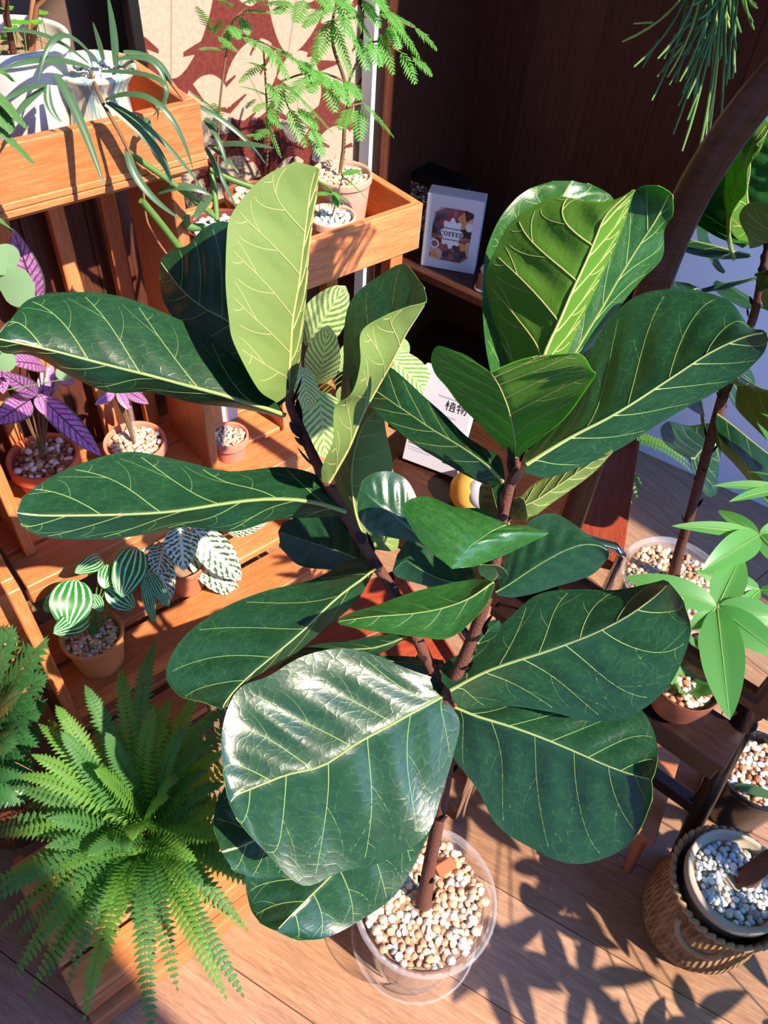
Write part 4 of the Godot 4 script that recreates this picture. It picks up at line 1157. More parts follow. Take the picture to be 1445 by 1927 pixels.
func build_top_plants():
	# big white pot with small clover leaves
	var c := rk(0.322, 0.979, -1.068)
	var t := thing("clover_pot", "large white pot with small clover leaves and dry brown stalks", "potted plant", c)
	pot(t, 0.075, 0.052, 0.142, 0.014, mats.white_pot)
	soil_disc(t, Vector3(0, 0.125, 0), 0.066)
	for k in 16:
		var a := rng.randf() * TAU; var r := rng.randf_range(0.01, 0.058)
		var p := c + Vector3(cos(a) * r, 0.13, sin(a) * r)
		var q := p + Vector3(rng.randf_range(-0.015, 0.015), rng.randf_range(0.012, 0.035), rng.randf_range(-0.015, 0.015))
		for s in 3:
			var an := TAU * s / 3.0 + k
			var e := q + Vector3(cos(an) * 0.009, 0.001, sin(an) * 0.009)
			blade("leaf", t, [q.x, q.y, q.z, e.x, e.y, e.z, 0, 1, 0.2, 0.009, 0.15, 0.1], mats.clover, 1.0, 0.9, 6, 5)
		var k2 := MB.new(); k2.tube([p - c, q - c], [0.0006, 0.0005], 4)
		part("stalk", k2.into(), mats.green_stem, t)
	for k in 7:
		var a := k * 0.9
		var p := Vector3(cos(a) * 0.03, 0.125, sin(a) * 0.03)
		var k2 := MB.new(); k2.tube([p, p + Vector3(cos(a) * 0.02, 0.05, sin(a) * 0.02), p + Vector3(cos(a) * 0.05, 0.07 + 0.01 * (k % 3), sin(a) * 0.05)], [0.004, 0.003, 0.001], 6)
		part("dry_stalk", k2.into(), mats.fig_bark if k % 2 else mats.dry, t)
	# glazed pot with the trailing strap leaves
	c = rk(0.403, 0.979, -1.018)
	t = thing("trailing_strap_plant", "trailing plant with long narrow leaves in cream glazed pot", "potted plant", c)
	lathed("glazed_pot", t, V2([0.0001, 0, 0.040, 0, 0.044, 0.004, 0.043, 0.03, 0.038, 0.06, 0.0365, 0.078, 0.040, 0.092, 0.050, 0.104, 0.052, 0.108, 0.050, 0.112, 0.044, 0.110, 0.036, 0.098, 0.033, 0.09, 0.0001, 0.09]), mats.glaze, Vector3.ZERO, 40)
	pebbles(t, Vector3(0, 0.1, 0), 0.04, 0.011, mats.pebbles_blue, 80)
	var i := 0
	for s in STRAP: strap_leaf(t, s, mats.strap)
	for s in STRAPSTEM:
		stem_tube("stem", t, s, mats.dry if i in [1, 7] else mats.green_stem if i >= 2 else mats.brown_stem, 6, 4)
		i += 1
	# lobed leaves reaching in at the left edge
	c = rk(0.06, 0.979, -1.03)
	t = thing("lobed_leaf_plant", "plant with lobed light green leaves reaching in at upper left", "potted plant", c)
	pot(t, 0.04, 0.03, 0.06, 0.012, mats.terracotta)
	stems_to(t, c + Vector3(0, 0.05, 0), LEFTL, mats.green_stem)
	for b in LEFTL:
		frond("leaf", t, v3(b, 0), v3(b, 3), 0.004, 8, 0.020, 0.015, mats.lobed, 0.8, 0.6, 0.0, 0.05)
	# feathery tree in a taupe pot
	c = rk(0.868, 0.696, -1.12)
	t = thing("feathery_tree", "small tree with feathery fern like leaves in a taupe pot", "potted plant", c)
	pot(t, 0.056, 0.042, 0.112, 0.014, mats.taupe_pot)
	soil_disc(t, Vector3(0, 0.098, 0), 0.05)
	pebbles(t, Vector3(0, 0.102, 0), 0.05, 0.011, mats.pebbles, 160, 0.005)
	for s in MIMSTEM: stem_tube("branch", t, s, mats.brown_stem, 6, 4)
	i = 0
	for f in MIMOSA:
		var a := v3(f, 0); var b := v3(f, 3)
		frond("frond", t, a, b, 0.008, int(clampf(a.distance_to(b) * 185.0, 10, 26)), 0.0225, 0.0042, mats.mimosa, 0.45, 0.5, 0.03, 0.15)
		i += 1
	# low pink pot with a seedling
	c = rk(0.798, 0.696, -1.058)
	t = thing("seedling_pot", "short pale pink pot with white pebbles and a feathery seedling", "potted plant", c)
	pot(t, 0.044, 0.038, 0.078, 0.016, mats.pink_pot)
	soil_disc(t, Vector3(0, 0.066, 0), 0.039)
	pebbles(t, Vector3(0, 0.069, 0), 0.039, 0.0105, mats.pebbles_blue, 100)
	for f in LOWF: frond("frond", t, v3(f, 0), v3(f, 3), 0.006, 14, 0.014, 0.005, mats.mimosa, 0.4, 0.6, 0.03, 0.15)
	var st := MB.new(); st.tube([Vector3(0, 0.066, 0), v3(LOWF[0], 0) - c], [0.0012, 0.0009], 5)
	part("stem", st.into(), mats.brown_stem, t)
	# brown bowls further left in the same box
	c = rk(0.588, 0.696, -1.075)
	t = thing("grey_pebble_bowl", "brown bowl of grey and white pebbles behind the strap leaves", "bowl", c)
	pot(t, 0.058, 0.042, 0.11, 0.012, mats.maroon_pot)
	soil_disc(t, Vector3(0, 0.095, 0), 0.05)
	pebbles(t, Vector3(0, 0.1, 0), 0.051, 0.0135, mats.pebbles_blue, 120)
	c = rk(0.69, 0.696, -1.135)
	t = thing("sapling_bowl", "brown bowl with cream pebbles and two thin feathery saplings", "potted plant", c)
	pot(t, 0.052, 0.04, 0.112, 0.012, mats.brown_pot)
	soil_disc(t, Vector3(0, 0.098, 0), 0.045)
	pebbles(t, Vector3(0, 0.103, 0), 0.046, 0.0135, mats.pebbles, 100)
	for s in SEEDSTEM: stem_tube("stem", t, s, mats.brown_stem, 6, 4)
	for f in SEEDL:
		var a := v3(f, 0); var b := v3(f, 3)
		frond("frond", t, a, b, 0.005, int(clampf(a.distance_to(b) * 210.0, 8, 22)), 0.015, 0.0032, mats.mimosa, 0.45, 0.6, 0.03, 0.15)
	tapestry()

func tapestry():
	# printed cloth panel in a thin black frame, standing on the wall side behind the plants
	var a0 := 0.63; var a1 := 1.14; var y0 := 0.60; var y1 := 1.25; var q := -1.36
	var t := thing("wall_hanging", "brown printed cloth panel with cream leaf shapes in black frame", "wall art", rk((a0 + a1) * 0.5, y0, q))
	var W := 512; var Hh := 640
	var d := PackedByteArray(); d.resize(W * Hh * 3)
	var nz := noise_img(W, Hh, 0.09, FastNoiseLite.TYPE_SIMPLEX_SMOOTH, 3, 51)
	# cream leaves: centre, half size, turn; brown slits cut into them
	var leaves := [[0.12, 0.30, 0.15, 0.20, 0.2], [0.36, 0.20, 0.10, 0.17, -0.4], [0.20, 0.62, 0.10, 0.12, 0.5], [0.40, 0.55, 0.13, 0.10, -0.6], [0.62, 0.30, 0.15, 0.20, 0.3], [0.60, 0.62, 0.11, 0.13, 0.1], [0.82, 0.52, 0.12, 0.16, -0.3], [0.84, 0.18, 0.12, 0.15, 0.4], [0.30, 0.84, 0.12, 0.10, 0.2], [0.55, 0.88, 0.10, 0.09, -0.5], [0.78, 0.84, 0.12, 0.11, 0.2], [0.08, 0.84, 0.09, 0.12, 0.0], [0.10, 0.06, 0.12, 0.10, 0.0], [0.45, 0.02, 0.12, 0.10, 0.3], [0.95, 0.75, 0.09, 0.14, 0.1]]
	var brown := col(118, 62, 56); var cream := col(184, 166, 148)
	for y in Hh:
		for x in W:
			var u := (x + 0.5) / W; var v := (y + 0.5) / Hh
			var g := nz[y * W + x] / 255.0 - 0.5
			var c := brown.lerp(col(96, 46, 44), clampf(g + 0.5, 0, 1))
			for e in leaves:
				var ct := cos(e[4]); var sn := sin(e[4])
				var dx: float = u - e[0]; var dy: float = v - e[1]
				if absf(dx) > 0.26 or absf(dy) > 0.26: continue
				var px: float = (dx * ct + dy * sn) / e[2]; var py: float = (-dx * sn + dy * ct) / e[3]
				var taper := 1.0 - 0.30 * maxf(py, 0.0)
				if (px * px) / (taper * taper) + py * py < 1.0:
					# slits run from the rim towards the middle line
					var sl := fposmod(py * 1.5 + absf(px) * 0.55 + e[0] * 7.0, 1.0)
					var slit := absf(px) > 0.30 and sl < 0.34 * (absf(px) - 0.05) and py < 0.75
					c = c if slit else cream.lerp(col(164, 148, 132), clampf(g + 0.4, 0, 1))
					if absf(px) < 0.025 and py > -0.2: c = col(152, 136, 118)
			var k := (y * W + x) * 3
			d[k] = int(clampf(c.r, 0, 1) * 255); d[k + 1] = int(clampf(c.g, 0, 1) * 255); d[k + 2] = int(clampf(c.b, 0, 1) * 255)
	var m := std(Color.WHITE, 0.95, 0.1)
	m.albedo_texture = tex_of(W, Hh, d)
	var w := a1 - a0; var h := y1 - y0
	var mb := MB.new()
	var P := PackedVector3Array(); var UV := PackedVector2Array()
	for i in 9:
		for j in 9:
			P.append(Vector3((j / 8.0 - 0.5) * w, (1.0 - i / 8.0) * h, 0.0)); UV.append(Vector2(j / 8.0, i / 8.0))
	mb.grid(9, 9, P, UV)
	var bs := Basis(RIGHT, Vector3.UP, FRONT)
	part("cloth", mb.into(), m, t, Transform3D(bs, FRONT * 0.006))
	part("backing", boxm(Vector3(w, h, 0.01), 0.001), mats.black, t, Transform3D(bs, Vector3(0, h * 0.5, 0)))
	for s in [-1.0, 1.0]:
		part("frame_bar", boxm(Vector3(0.02, h + 0.04, 0.024), 0.002), mats.black, t, Transform3D(bs, RIGHT * s * (w * 0.5 + 0.01) + Vector3(0, h * 0.5, 0)))
		part("frame_bar", boxm(Vector3(w, 0.02, 0.024), 0.002), mats.black, t, Transform3D(bs, Vector3(0, h * 0.5 + s * (h * 0.5 + 0.01), 0)))

func build_right_plants():
	# hanging rhipsalis
	var c := mr(-0.03, 1.412, -0.88)
	var t := thing("mistletoe_cactus", "hanging cactus with thin drooping green stems at the top right", "potted plant", c)
	pot(t, 0.06, 0.045, 0.09, 0.014, mats.white_pot)
	soil_disc(t, Vector3(0, 0.08, 0), 0.052)
	var i := 0
	for s in RHIP:
		var a := v3(s, 0); var b := v3(s, 3); var e := v3(s, 6)
		var pts := []; var rad := []
		var top := c + Vector3(0, 0.085, 0)
		pts.append(top - c); rad.append(0.0013)
		pts.append((top + a) * 0.5 + Vector3(0, 0.06, 0) - c); rad.append(0.0013)
		for k in 9:
			pts.append(bez(a, b * 2.0 - (a + e) * 0.5, e, k / 8.0) - c); rad.append(0.00135 if k < 8 else 0.0009)
		var mb := MB.new(); mb.tube(pts, rad, 6)
		var f := b.lerp(e, 0.35)
		mb.tube([f - c, f + (e - f).rotated(FRONT, 0.4 if i % 2 else -0.4) * 0.7 - c], [0.0012, 0.0009], 5)
		part("stem", mb.into(), mats.rhip2 if i % 8 == 0 else mats.rhip, t)
		i += 1
	# money tree in a basket
	c = Vector3(0.585, 0, -0.432)
	t = thing("money_tree", "money tree with five fingered leaves in a woven seagrass basket", "potted plant", c)
	lathed("basket", t, V2([0.0001, 0.002, 0.066, 0.002, 0.080, 0.012, 0.090, 0.05, 0.091, 0.085, 0.086, 0.13, 0.084, 0.17, 0.088, 0.19, 0.090, 0.197, 0.086, 0.199, 0.080, 0.188, 0.079, 0.15, 0.084, 0.085, 0.0001, 0.03]), mats.basket, Vector3.ZERO, 48)
	for k in 40:
		var a := TAU * k / 40.0
		var mb := MB.new()
		mb.tube([Vector3(cos(a) * 0.084, 0.190, sin(a) * 0.084), Vector3(cos(a + 0.06) * 0.088, 0.203, sin(a + 0.06) * 0.088), Vector3(cos(a + 0.16) * 0.090, 0.196, sin(a + 0.16) * 0.090)], [0.004, 0.005, 0.004], 5)
		part("rim_braid", mb.into(), mats.grass, t)
	for s in [-1.0, 1.0]:
		var mb := MB.new(); var pts := []; var rad := []
		for k in 9:
			var a := PI * k / 8.0
			pts.append(Vector3(s * 0.0915 + s * 0.014 * sin(a), 0.185 - 0.03 * sin(a), 0.035 * cos(a)).rotated(Vector3.UP, 0.9)); rad.append(0.005)
		mb.tube(pts, rad, 6)
		part("handle", mb.into(), mats.grass, t)
	lathed("clay_pot", t, V2([0.0001, 0.035, 0.055, 0.035, 0.068, 0.2, 0.0755, 0.21, 0.0765, 0.226, 0.074, 0.229, 0.066, 0.228, 0.063, 0.205, 0.0001, 0.205]), mats.clay_grey, Vector3.ZERO, 40)
	pebbles(t, Vector3(0, 0.212, 0), 0.064, 0.0115, mats.pebbles_blue, 200, 0.012)
	var tr := [Vector3(0.02, 0.205, -0.006), Vector3(0.035, 0.26, -0.02), Vector3(0.06, 0.36, -0.03), Vector3(0.11, 0.55, -0.04), Vector3(0.12, 0.75, -0.05)]
	var mt := MB.new(); mt.tube(tr, [0.018, 0.012, 0.010, 0.009, 0.007], 10)
	part("trunk", mt.into(), mats.fig_bark, t)
	var n := 0
	for cl in PACHIRA:
		var base := v3(cl[0], 0)
		var mb := MB.new(); mb.tube([Vector3(0.12, 0.70, -0.05), (base - c).lerp(Vector3(0.12, 0.74, -0.05), 0.5) + Vector3(0, 0.04, 0), base - c], [0.003, 0.0022, 0.0018], 6)
		part("stalk", mb.into(), mats.green_stem, t)
		var j := 0
		for b in cl:
			var lf := blade("leaf", t, b, mats.pachira, 1.0, 0.0, 16, 7)
			var p0 := v3(b, 0); var p1 := v3(b, 3); var nn := v3(b, 6)
			var rb := MB.new(); var pts := []; var rad := []
			for k in 7:
				var v := k / 6.0
				pts.append(p0.lerp(p1, v) + nn * (b[11] * p0.distance_to(p1) * 4.0 * v * (1.0 - v) * 0.35) - c); rad.append(lerpf(0.0012, 0.0004, v))
			rb.tube(pts, rad, 5)
			part("midrib", rb.into(), mats.strap_light, lf)
			j += 1
		n += 1
	# the rest of its crown, to the right of the frame, shades the floor
	for k in 22:
		var an := k * 2.4 + 0.3
		var base := c + Vector3(0.25 + 0.12 * cos(an), 0.26 + 0.022 * k, 0.26 + 0.24 * sin(an))
		for j in 5:
			var a2 := TAU * j / 5.0 + k
			var tip := base + Vector3(cos(a2) * 0.1, -0.03, sin(a2) * 0.1)
			blade("leaf", t, [base.x, base.y, base.z, tip.x, tip.y, tip.z, 0, 1, 0, 0.036, 0.2, 0.15], mats.pachira)
		var mb := MB.new(); mb.tube([Vector3(0.11, 0.50, -0.04), base - c], [0.002, 0.0015], 5)
		part("stalk", mb.into(), mats.green_stem, t)
	# black pot on the floor behind
	c = Vector3(0.715, 0, -0.66)
	t = thing("black_nursery_pot", "glossy black plastic pot of mixed bark and pebbles on floor", "pot", c)
	pot(t, 0.078, 0.064, 0.14, 0.012, mats.black_plastic)
	soil_disc(t, Vector3(0, 0.115, 0), 0.068)
	pebbles(t, Vector3(0, 0.12, 0), 0.07, 0.013, mats.pebbles_brown, 200)
	blade("leaf", t, [c.x - 0.05, 0.13, c.z + 0.03, c.x + 0.02, 0.15, c.z + 0.06, 0, 1, 0.3, 0.018, 0.1, 0.1], mats.strap)
	# brown bowl plant on the mirror stand
	c = mr(0.0, 0.4595, -0.725)
	t = thing("succulent_bowl", "brown ceramic bowl with small pale green leaves before the mirror", "potted plant", c)
	lathed("bowl", t, V2([0.0001, 0, 0.024, 0, 0.036, 0.015, 0.045, 0.05, 0.047, 0.07, 0.044, 0.072, 0.041, 0.06, 0.0001, 0.058]), mats.brown_pot, Vector3.ZERO, 32)
	pebbles(t, Vector3(0, 0.06, 0), 0.040, 0.011, mats.pebbles_brown, 80)
	for k in 9:
		var a := k * 0.75
		blade("leaf", t, [c.x + cos(a) * 0.012, c.y + 0.062, c.z + sin(a) * 0.012, c.x + cos(a) * 0.036, c.y + 0.085, c.z + sin(a) * 0.036, 0, 1, 0.3, 0.018, 0.2, 0.2], mats.lobed, 1.0, 0.5, 8, 5)

const FIG := [
	[1,0.08,[0.0862,0.709,-0.4272,0.0767,0.7163,-0.4374,0.0907,0.6937,-0.4209,0.0592,0.7087,-0.4084,0.0415,0.7303,-0.4388,0.1018,0.6752,-0.404,0.0247,0.7038,-0.3858,-0.0181,0.7502,-0.4446,0.088,0.6316,-0.3451,-0.009,0.6987,-0.3641,-0.0667,0.752,-0.4312,0.0719,0.6122,-0.3108,-0.0381,0.6922,-0.3422,-0.1023,0.7442,-0.4079,0.0305,0.6015,-0.2844,-0.0711,0.6932,-0.3296,-0.1291,0.7417,-0.3908,-0.0113,0.6033,-0.2699,-0.0996,0.6915,-0.3153,-0.1397,0.7249,-0.3589,-0.0502,0.6062,-0.2549,-0.118,0.692,-0.3047,-0.1355,0.7094,-0.3287,-0.0919,0.6431,-0.2748,-0.1228,0.6928,-0.2954,-0.1266,0.6978,-0.3032,-0.1141,0.675,-0.2864]],
	[1,0.08,[-0.1058,0.9475,-0.6063,-0.1138,0.9494,-0.5898,-0.1024,0.9407,-0.6136,-0.106,0.9674,-0.6182,-0.129,0.979,-0.5735,-0.1018,0.9426,-0.6371,-0.1054,0.9859,-0.6278,-0.1504,1.0133,-0.5896,-0.0986,0.9614,-0.6555,-0.1049,1.0101,-0.6427,-0.1541,1.0367,-0.5984,-0.0983,0.9879,-0.6771,-0.101,1.0373,-0.6598,-0.1603,1.0657,-0.6174,-0.0982,1.0188,-0.6985,-0.0987,1.0641,-0.6757,-0.1603,1.0892,-0.6346,-0.0964,1.0496,-0.7147,-0.0963,1.0907,-0.6905,-0.155,1.1094,-0.6525,-0.0936,1.0785,-0.7238,-0.0939,1.1131,-0.6996,-0.1336,1.1307,-0.6768,-0.0902,1.1029,-0.7221,-0.0889,1.1321,-0.7042,-0.1057,1.1401,-0.6944,-0.0871,1.1265,-0.7129]],
	[1,0.1,[-0.1079,0.9341,-0.6138,-0.1154,0.9541,-0.632,-0.1185,0.9244,-0.6106,-0.1399,0.9573,-0.6507,-0.1358,1.0026,-0.6878,-0.1513,0.9271,-0.6423,-0.175,0.9732,-0.6804,-0.1575,1.0305,-0.7285,-0.1856,0.9294,-0.6614,-0.2054,0.9768,-0.6974,-0.1863,1.0436,-0.7557,-0.2148,0.935,-0.6812,-0.2317,0.982,-0.7171,-0.213,1.0324,-0.759,-0.239,0.947,-0.7052,-0.2514,0.988,-0.7385,-0.2342,1.0128,-0.7559,-0.2569,0.9585,-0.7256,-0.2661,0.9912,-0.7576,-0.254,1.0018,-0.7655,-0.2659,0.9749,-0.7473]],
	[1,-0.12,[-0.1061,0.9298,-0.5943,-0.1129,0.9309,-0.6036,-0.1103,0.9224,-0.5992,-0.1521,0.9436,-0.5952,-0.1461,0.9504,-0.628,-0.154,0.9201,-0.6099,-0.1977,0.9559,-0.5941,-0.1906,0.9781,-0.6483,-0.2019,0.9244,-0.6073,-0.242,0.9679,-0.5921,-0.2351,0.9961,-0.6552,-0.2461,0.9339,-0.6063,-0.2796,0.9789,-0.5886,-0.2751,1.0101,-0.6551,-0.2822,0.9382,-0.5957,-0.3135,0.9901,-0.5849,-0.3138,1.0173,-0.6448,-0.3177,0.9556,-0.5953,-0.3386,0.9999,-0.5792,-0.3482,1.0192,-0.626,-0.3456,0.9762,-0.5942,-0.3542,1.0086,-0.5719,-0.3575,1.0153,-0.5977,-0.3651,0.9885,-0.5794,-0.3599,1.0168,-0.5634,-0.3554,1.019,-0.574,-0.362,1.0076,-0.5664]],
	[1,0.06,[-0.038,0.8578,-0.5379,-0.0457,0.8585,-0.5497,-0.0418,0.8495,-0.5399,-0.0713,0.8697,-0.536,-0.0692,0.8704,-0.5713,-0.0611,0.8429,-0.5413,-0.1127,0.8766,-0.5288,-0.1077,0.8791,-0.5723,-0.1093,0.8423,-0.5322,-0.1575,0.8779,-0.5155,-0.1611,0.8784,-0.5599,-0.1503,0.8376,-0.5154,-0.2008,0.8777,-0.5004,-0.2079,0.8897,-0.5576,-0.1993,0.845,-0.5088,-0.2433,0.8804,-0.4886,-0.2579,0.9011,-0.5522,-0.2477,0.8447,-0.4906,-0.2848,0.8846,-0.4783,-0.3034,0.8985,-0.5285,-0.2918,0.8509,-0.4766,-0.3178,0.89,-0.4694,-0.3279,0.897,-0.5022,-0.3234,0.8637,-0.4659,-0.3349,0.8977,-0.463,-0.3344,0.9022,-0.479,-0.3319,0.884,-0.4591]],
	[1,0.05,[-0.0028,0.8058,-0.5107,-0.0079,0.8041,-0.52,-0.0024,0.7969,-0.5121,-0.0171,0.7999,-0.4982,-0.0307,0.7948,-0.5271,-0.0039,0.7899,-0.5217,-0.0424,0.7879,-0.4782,-0.0683,0.7785,-0.5088,-0.021,0.7653,-0.4943,-0.0683,0.7715,-0.4524,-0.1176,0.7696,-0.4944,-0.0521,0.7461,-0.4686,-0.0936,0.7584,-0.4293,-0.1598,0.7596,-0.4748,-0.0827,0.7301,-0.4425,-0.1151,0.7493,-0.4096,-0.1943,0.7457,-0.4469,-0.1053,0.7256,-0.4249,-0.131,0.7427,-0.3918,-0.2085,0.7292,-0.4121,-0.1244,0.725,-0.4075,-0.139,0.7402,-0.3776,-0.1919,0.7268,-0.3881,-0.1347,0.7303,-0.3919,-0.1404,0.7425,-0.3675,-0.1596,0.7391,-0.3749,-0.1369,0.7387,-0.3745]],
	[1,0.1,[0.0876,0.5647,-0.4399,0.0748,0.5613,-0.4472,0.0964,0.545,-0.4295,0.0544,0.5235,-0.3949,0.0004,0.5181,-0.426,0.0949,0.4792,-0.3835,0.0142,0.4896,-0.3529,-0.0611,0.4822,-0.3881,0.0835,0.4499,-0.3528,-0.0198,0.4642,-0.3153,-0.1088,0.4542,-0.3485,0.0588,0.4209,-0.3121,-0.0481,0.4516,-0.2868,-0.127,0.4402,-0.3137,0.0185,0.4096,-0.2804,-0.067,0.45,-0.2653,-0.1169,0.4343,-0.2771,-0.024,0.4142,-0.2552,-0.0795,0.4562,-0.2474,-0.0992,0.4526,-0.2545,-0.0547,0.442,-0.243]],
	[1,0.1,[0.057,0.6272,-0.4193,0.0443,0.6277,-0.431,0.0646,0.6125,-0.4144,0.0069,0.5983,-0.3836,-0.0276,0.6004,-0.4246,0.0288,0.5495,-0.3689,-0.0434,0.5752,-0.3519,-0.0873,0.5848,-0.4066,-0.0159,0.5139,-0.3292,-0.0877,0.5584,-0.3246,-0.1392,0.5722,-0.3816,-0.0617,0.4981,-0.3007,-0.1204,0.5521,-0.3065,-0.1589,0.5605,-0.3473,-0.102,0.506,-0.2878,-0.1427,0.5543,-0.2952,-0.1556,0.5636,-0.3165,-0.1292,0.5334,-0.2836]],
	[-1,0.07,[0.0845,0.7329,-0.4163,0.075,0.7325,-0.4269,0.0886,0.7172,-0.4139,0.1085,0.7451,-0.4278,0.0783,0.7327,-0.4487,0.1085,0.6941,-0.418,0.1352,0.758,-0.4363,0.1123,0.7475,-0.4656,0.1526,0.6977,-0.4249,0.1664,0.7725,-0.4428,0.1418,0.7726,-0.4869,0.1966,0.6995,-0.4218,0.1981,0.7902,-0.4492,0.1669,0.7972,-0.5009,0.2354,0.7026,-0.4123,0.2231,0.8094,-0.4535,0.2026,0.8136,-0.4993,0.2704,0.7206,-0.4114,0.2463,0.8326,-0.4586,0.2361,0.8298,-0.4905,0.3029,0.7621,-0.4282,0.264,0.8594,-0.4637,0.2606,0.8534,-0.4824,0.31,0.8174,-0.4515,0.2697,0.8837,-0.4625,0.2667,0.8792,-0.4687,0.2889,0.8647,-0.4566]],
	[-1,0.1,[0.0978,0.6673,-0.4334,0.1032,0.6642,-0.4412,0.0964,0.6474,-0.4303,0.1237,0.6679,-0.4244,0.1409,0.6595,-0.4497,0.1012,0.6041,-0.4122,0.1611,0.6691,-0.415,0.1825,0.6686,-0.4554,0.1358,0.5775,-0.3831,0.198,0.6692,-0.4036,0.2275,0.6764,-0.4555,0.1615,0.5538,-0.3509,0.2304,0.6695,-0.3915,0.2675,0.6838,-0.4512,0.2032,0.5475,-0.3317,0.2582,0.6711,-0.3798,0.2981,0.6892,-0.4407,0.2478,0.5525,-0.3188,0.2812,0.6757,-0.3704,0.3113,0.6837,-0.4142,0.2874,0.5796,-0.3238,0.2922,0.6839,-0.3641,0.3097,0.6833,-0.3887,0.3029,0.62,-0.3365,0.2954,0.693,-0.3578,0.302,0.695,-0.3712,0.3021,0.6655,-0.3464]],
	[-1,0.1,[0.1186,0.9837,-0.4977,0.1161,0.9784,-0.5104,0.118,0.9753,-0.4959,0.1358,0.9967,-0.5042,0.1435,0.9857,-0.5469,0.141,0.9704,-0.4973,0.1575,1.0114,-0.512,0.1643,1.0089,-0.5737,0.1743,0.983,-0.5067,0.1789,1.0249,-0.5178,0.1717,1.0323,-0.5966,0.2006,0.9973,-0.516,0.1978,1.039,-0.5237,0.1839,1.0559,-0.6159,0.222,1.0128,-0.5246,0.2168,1.0545,-0.5306,0.2027,1.0749,-0.6264,0.2435,1.029,-0.5321,0.2335,1.0692,-0.536,0.2278,1.087,-0.6254,0.2632,1.0443,-0.5368,0.2487,1.0833,-0.5401,0.2523,1.0952,-0.6162,0.277,1.0592,-0.539,0.2636,1.0954,-0.5415,0.2745,1.0981,-0.5971,0.2868,1.0744,-0.5396,0.2753,1.1049,-0.5394,0.2841,1.0951,-0.5666,0.2907,1.0896,-0.5378,0.2832,1.1114,-0.5335,0.286,1.1059,-0.546,0.2873,1.1053,-0.5343]],
	[-1,0.08,[0.1118,0.9751,-0.5179,0.1095,0.9764,-0.5193,0.1152,0.975,-0.5215,0.1142,0.9994,-0.5716,0.0854,1.0116,-0.5849,0.1417,0.9959,-0.5797,0.1182,1.0275,-0.6247,0.0765,1.0339,-0.6317,0.1577,1.0244,-0.6353,0.1246,1.0545,-0.6717,0.073,1.0589,-0.6766,0.1785,1.0524,-0.6842,0.1314,1.078,-0.7101,0.0767,1.0739,-0.7056,0.1905,1.0768,-0.723,0.1388,1.096,-0.7376,0.0888,1.0914,-0.7325,0.1986,1.0909,-0.7444,0.1468,1.1072,-0.7528,0.1089,1.1059,-0.7515,0.1932,1.1048,-0.7592,0.1524,1.1158,-0.7605,0.1341,1.1147,-0.7592,0.1715,1.1135,-0.7616]],
	[1,0.05,[0.1127,0.9766,-0.5196,0.1128,0.9678,-0.5321,0.116,0.9723,-0.5278,0.1188,1.0127,-0.546,0.1026,0.9968,-0.5976,0.1327,0.999,-0.5713,0.1267,1.0481,-0.5717,0.0901,1.0233,-0.6263,0.153,1.0311,-0.6008,0.134,1.0703,-0.583,0.0797,1.0463,-0.6448,0.1609,1.0535,-0.6159,0.1417,1.0949,-0.5969,0.0742,1.0686,-0.6563,0.1699,1.079,-0.631,0.1494,1.1176,-0.6087,0.0791,1.0902,-0.6611,0.1772,1.1038,-0.6417,0.1542,1.137,-0.617,0.0907,1.1178,-0.6661,0.1817,1.1277,-0.6477,0.1583,1.1527,-0.6212,0.124,1.1443,-0.6625,0.1826,1.152,-0.6499,0.1747,1.1709,-0.6281,0.1549,1.1504,-0.6279,0.1794,1.1672,-0.637]],
	[-1,0.08,[0.1206,0.958,-0.5437,0.1182,0.9593,-0.5451,0.1236,0.9572,-0.5465,0.149,1.0051,-0.5867,0.1326,0.9967,-0.5775,0.1672,1.0088,-0.6023,0.1638,1.0338,-0.6079,0.1513,1.0301,-0.6038,0.1801,1.0293,-0.6166,0.1783,1.0612,-0.6259,0.1572,1.0585,-0.6229,0.1956,1.056,-0.6348,0.1901,1.0873,-0.6404,0.1691,1.086,-0.639,0.2113,1.0804,-0.6476,0.2013,1.112,-0.6517,0.1799,1.1163,-0.6564,0.2256,1.1016,-0.654,0.2093,1.1323,-0.6563,0.186,1.1448,-0.6699,0.2212,1.1243,-0.6592,0.2127,1.1498,-0.656,0.1925,1.1581,-0.665,0.2223,1.1409,-0.6546,0.2112,1.1629,-0.649,0.201,1.1659,-0.6522,0.2151,1.1596,-0.649]],
	[1,-0.1,[0.1082,0.9942,-0.4943,0.1077,0.9879,-0.5023,0.1081,1.0035,-0.486,0.1044,1.0126,-0.4946,0.0846,0.9932,-0.5209,0.118,1.0421,-0.4676,0.0973,1.0327,-0.4975,0.0642,1.01,-0.5287,0.1296,1.0658,-0.4635,0.0905,1.049,-0.4966,0.0468,1.0281,-0.533,0.1381,1.0882,-0.4655,0.0831,1.0639,-0.495,0.033,1.0439,-0.5302,0.1442,1.1057,-0.4692,0.0769,1.0759,-0.4907,0.0273,1.0645,-0.5277,0.139,1.1119,-0.4681,0.0722,1.0855,-0.4844,0.0309,1.0827,-0.5172,0.1281,1.1172,-0.4741,0.0695,1.093,-0.4763,0.051,1.0929,-0.4911,0.1055,1.1119,-0.4785]],
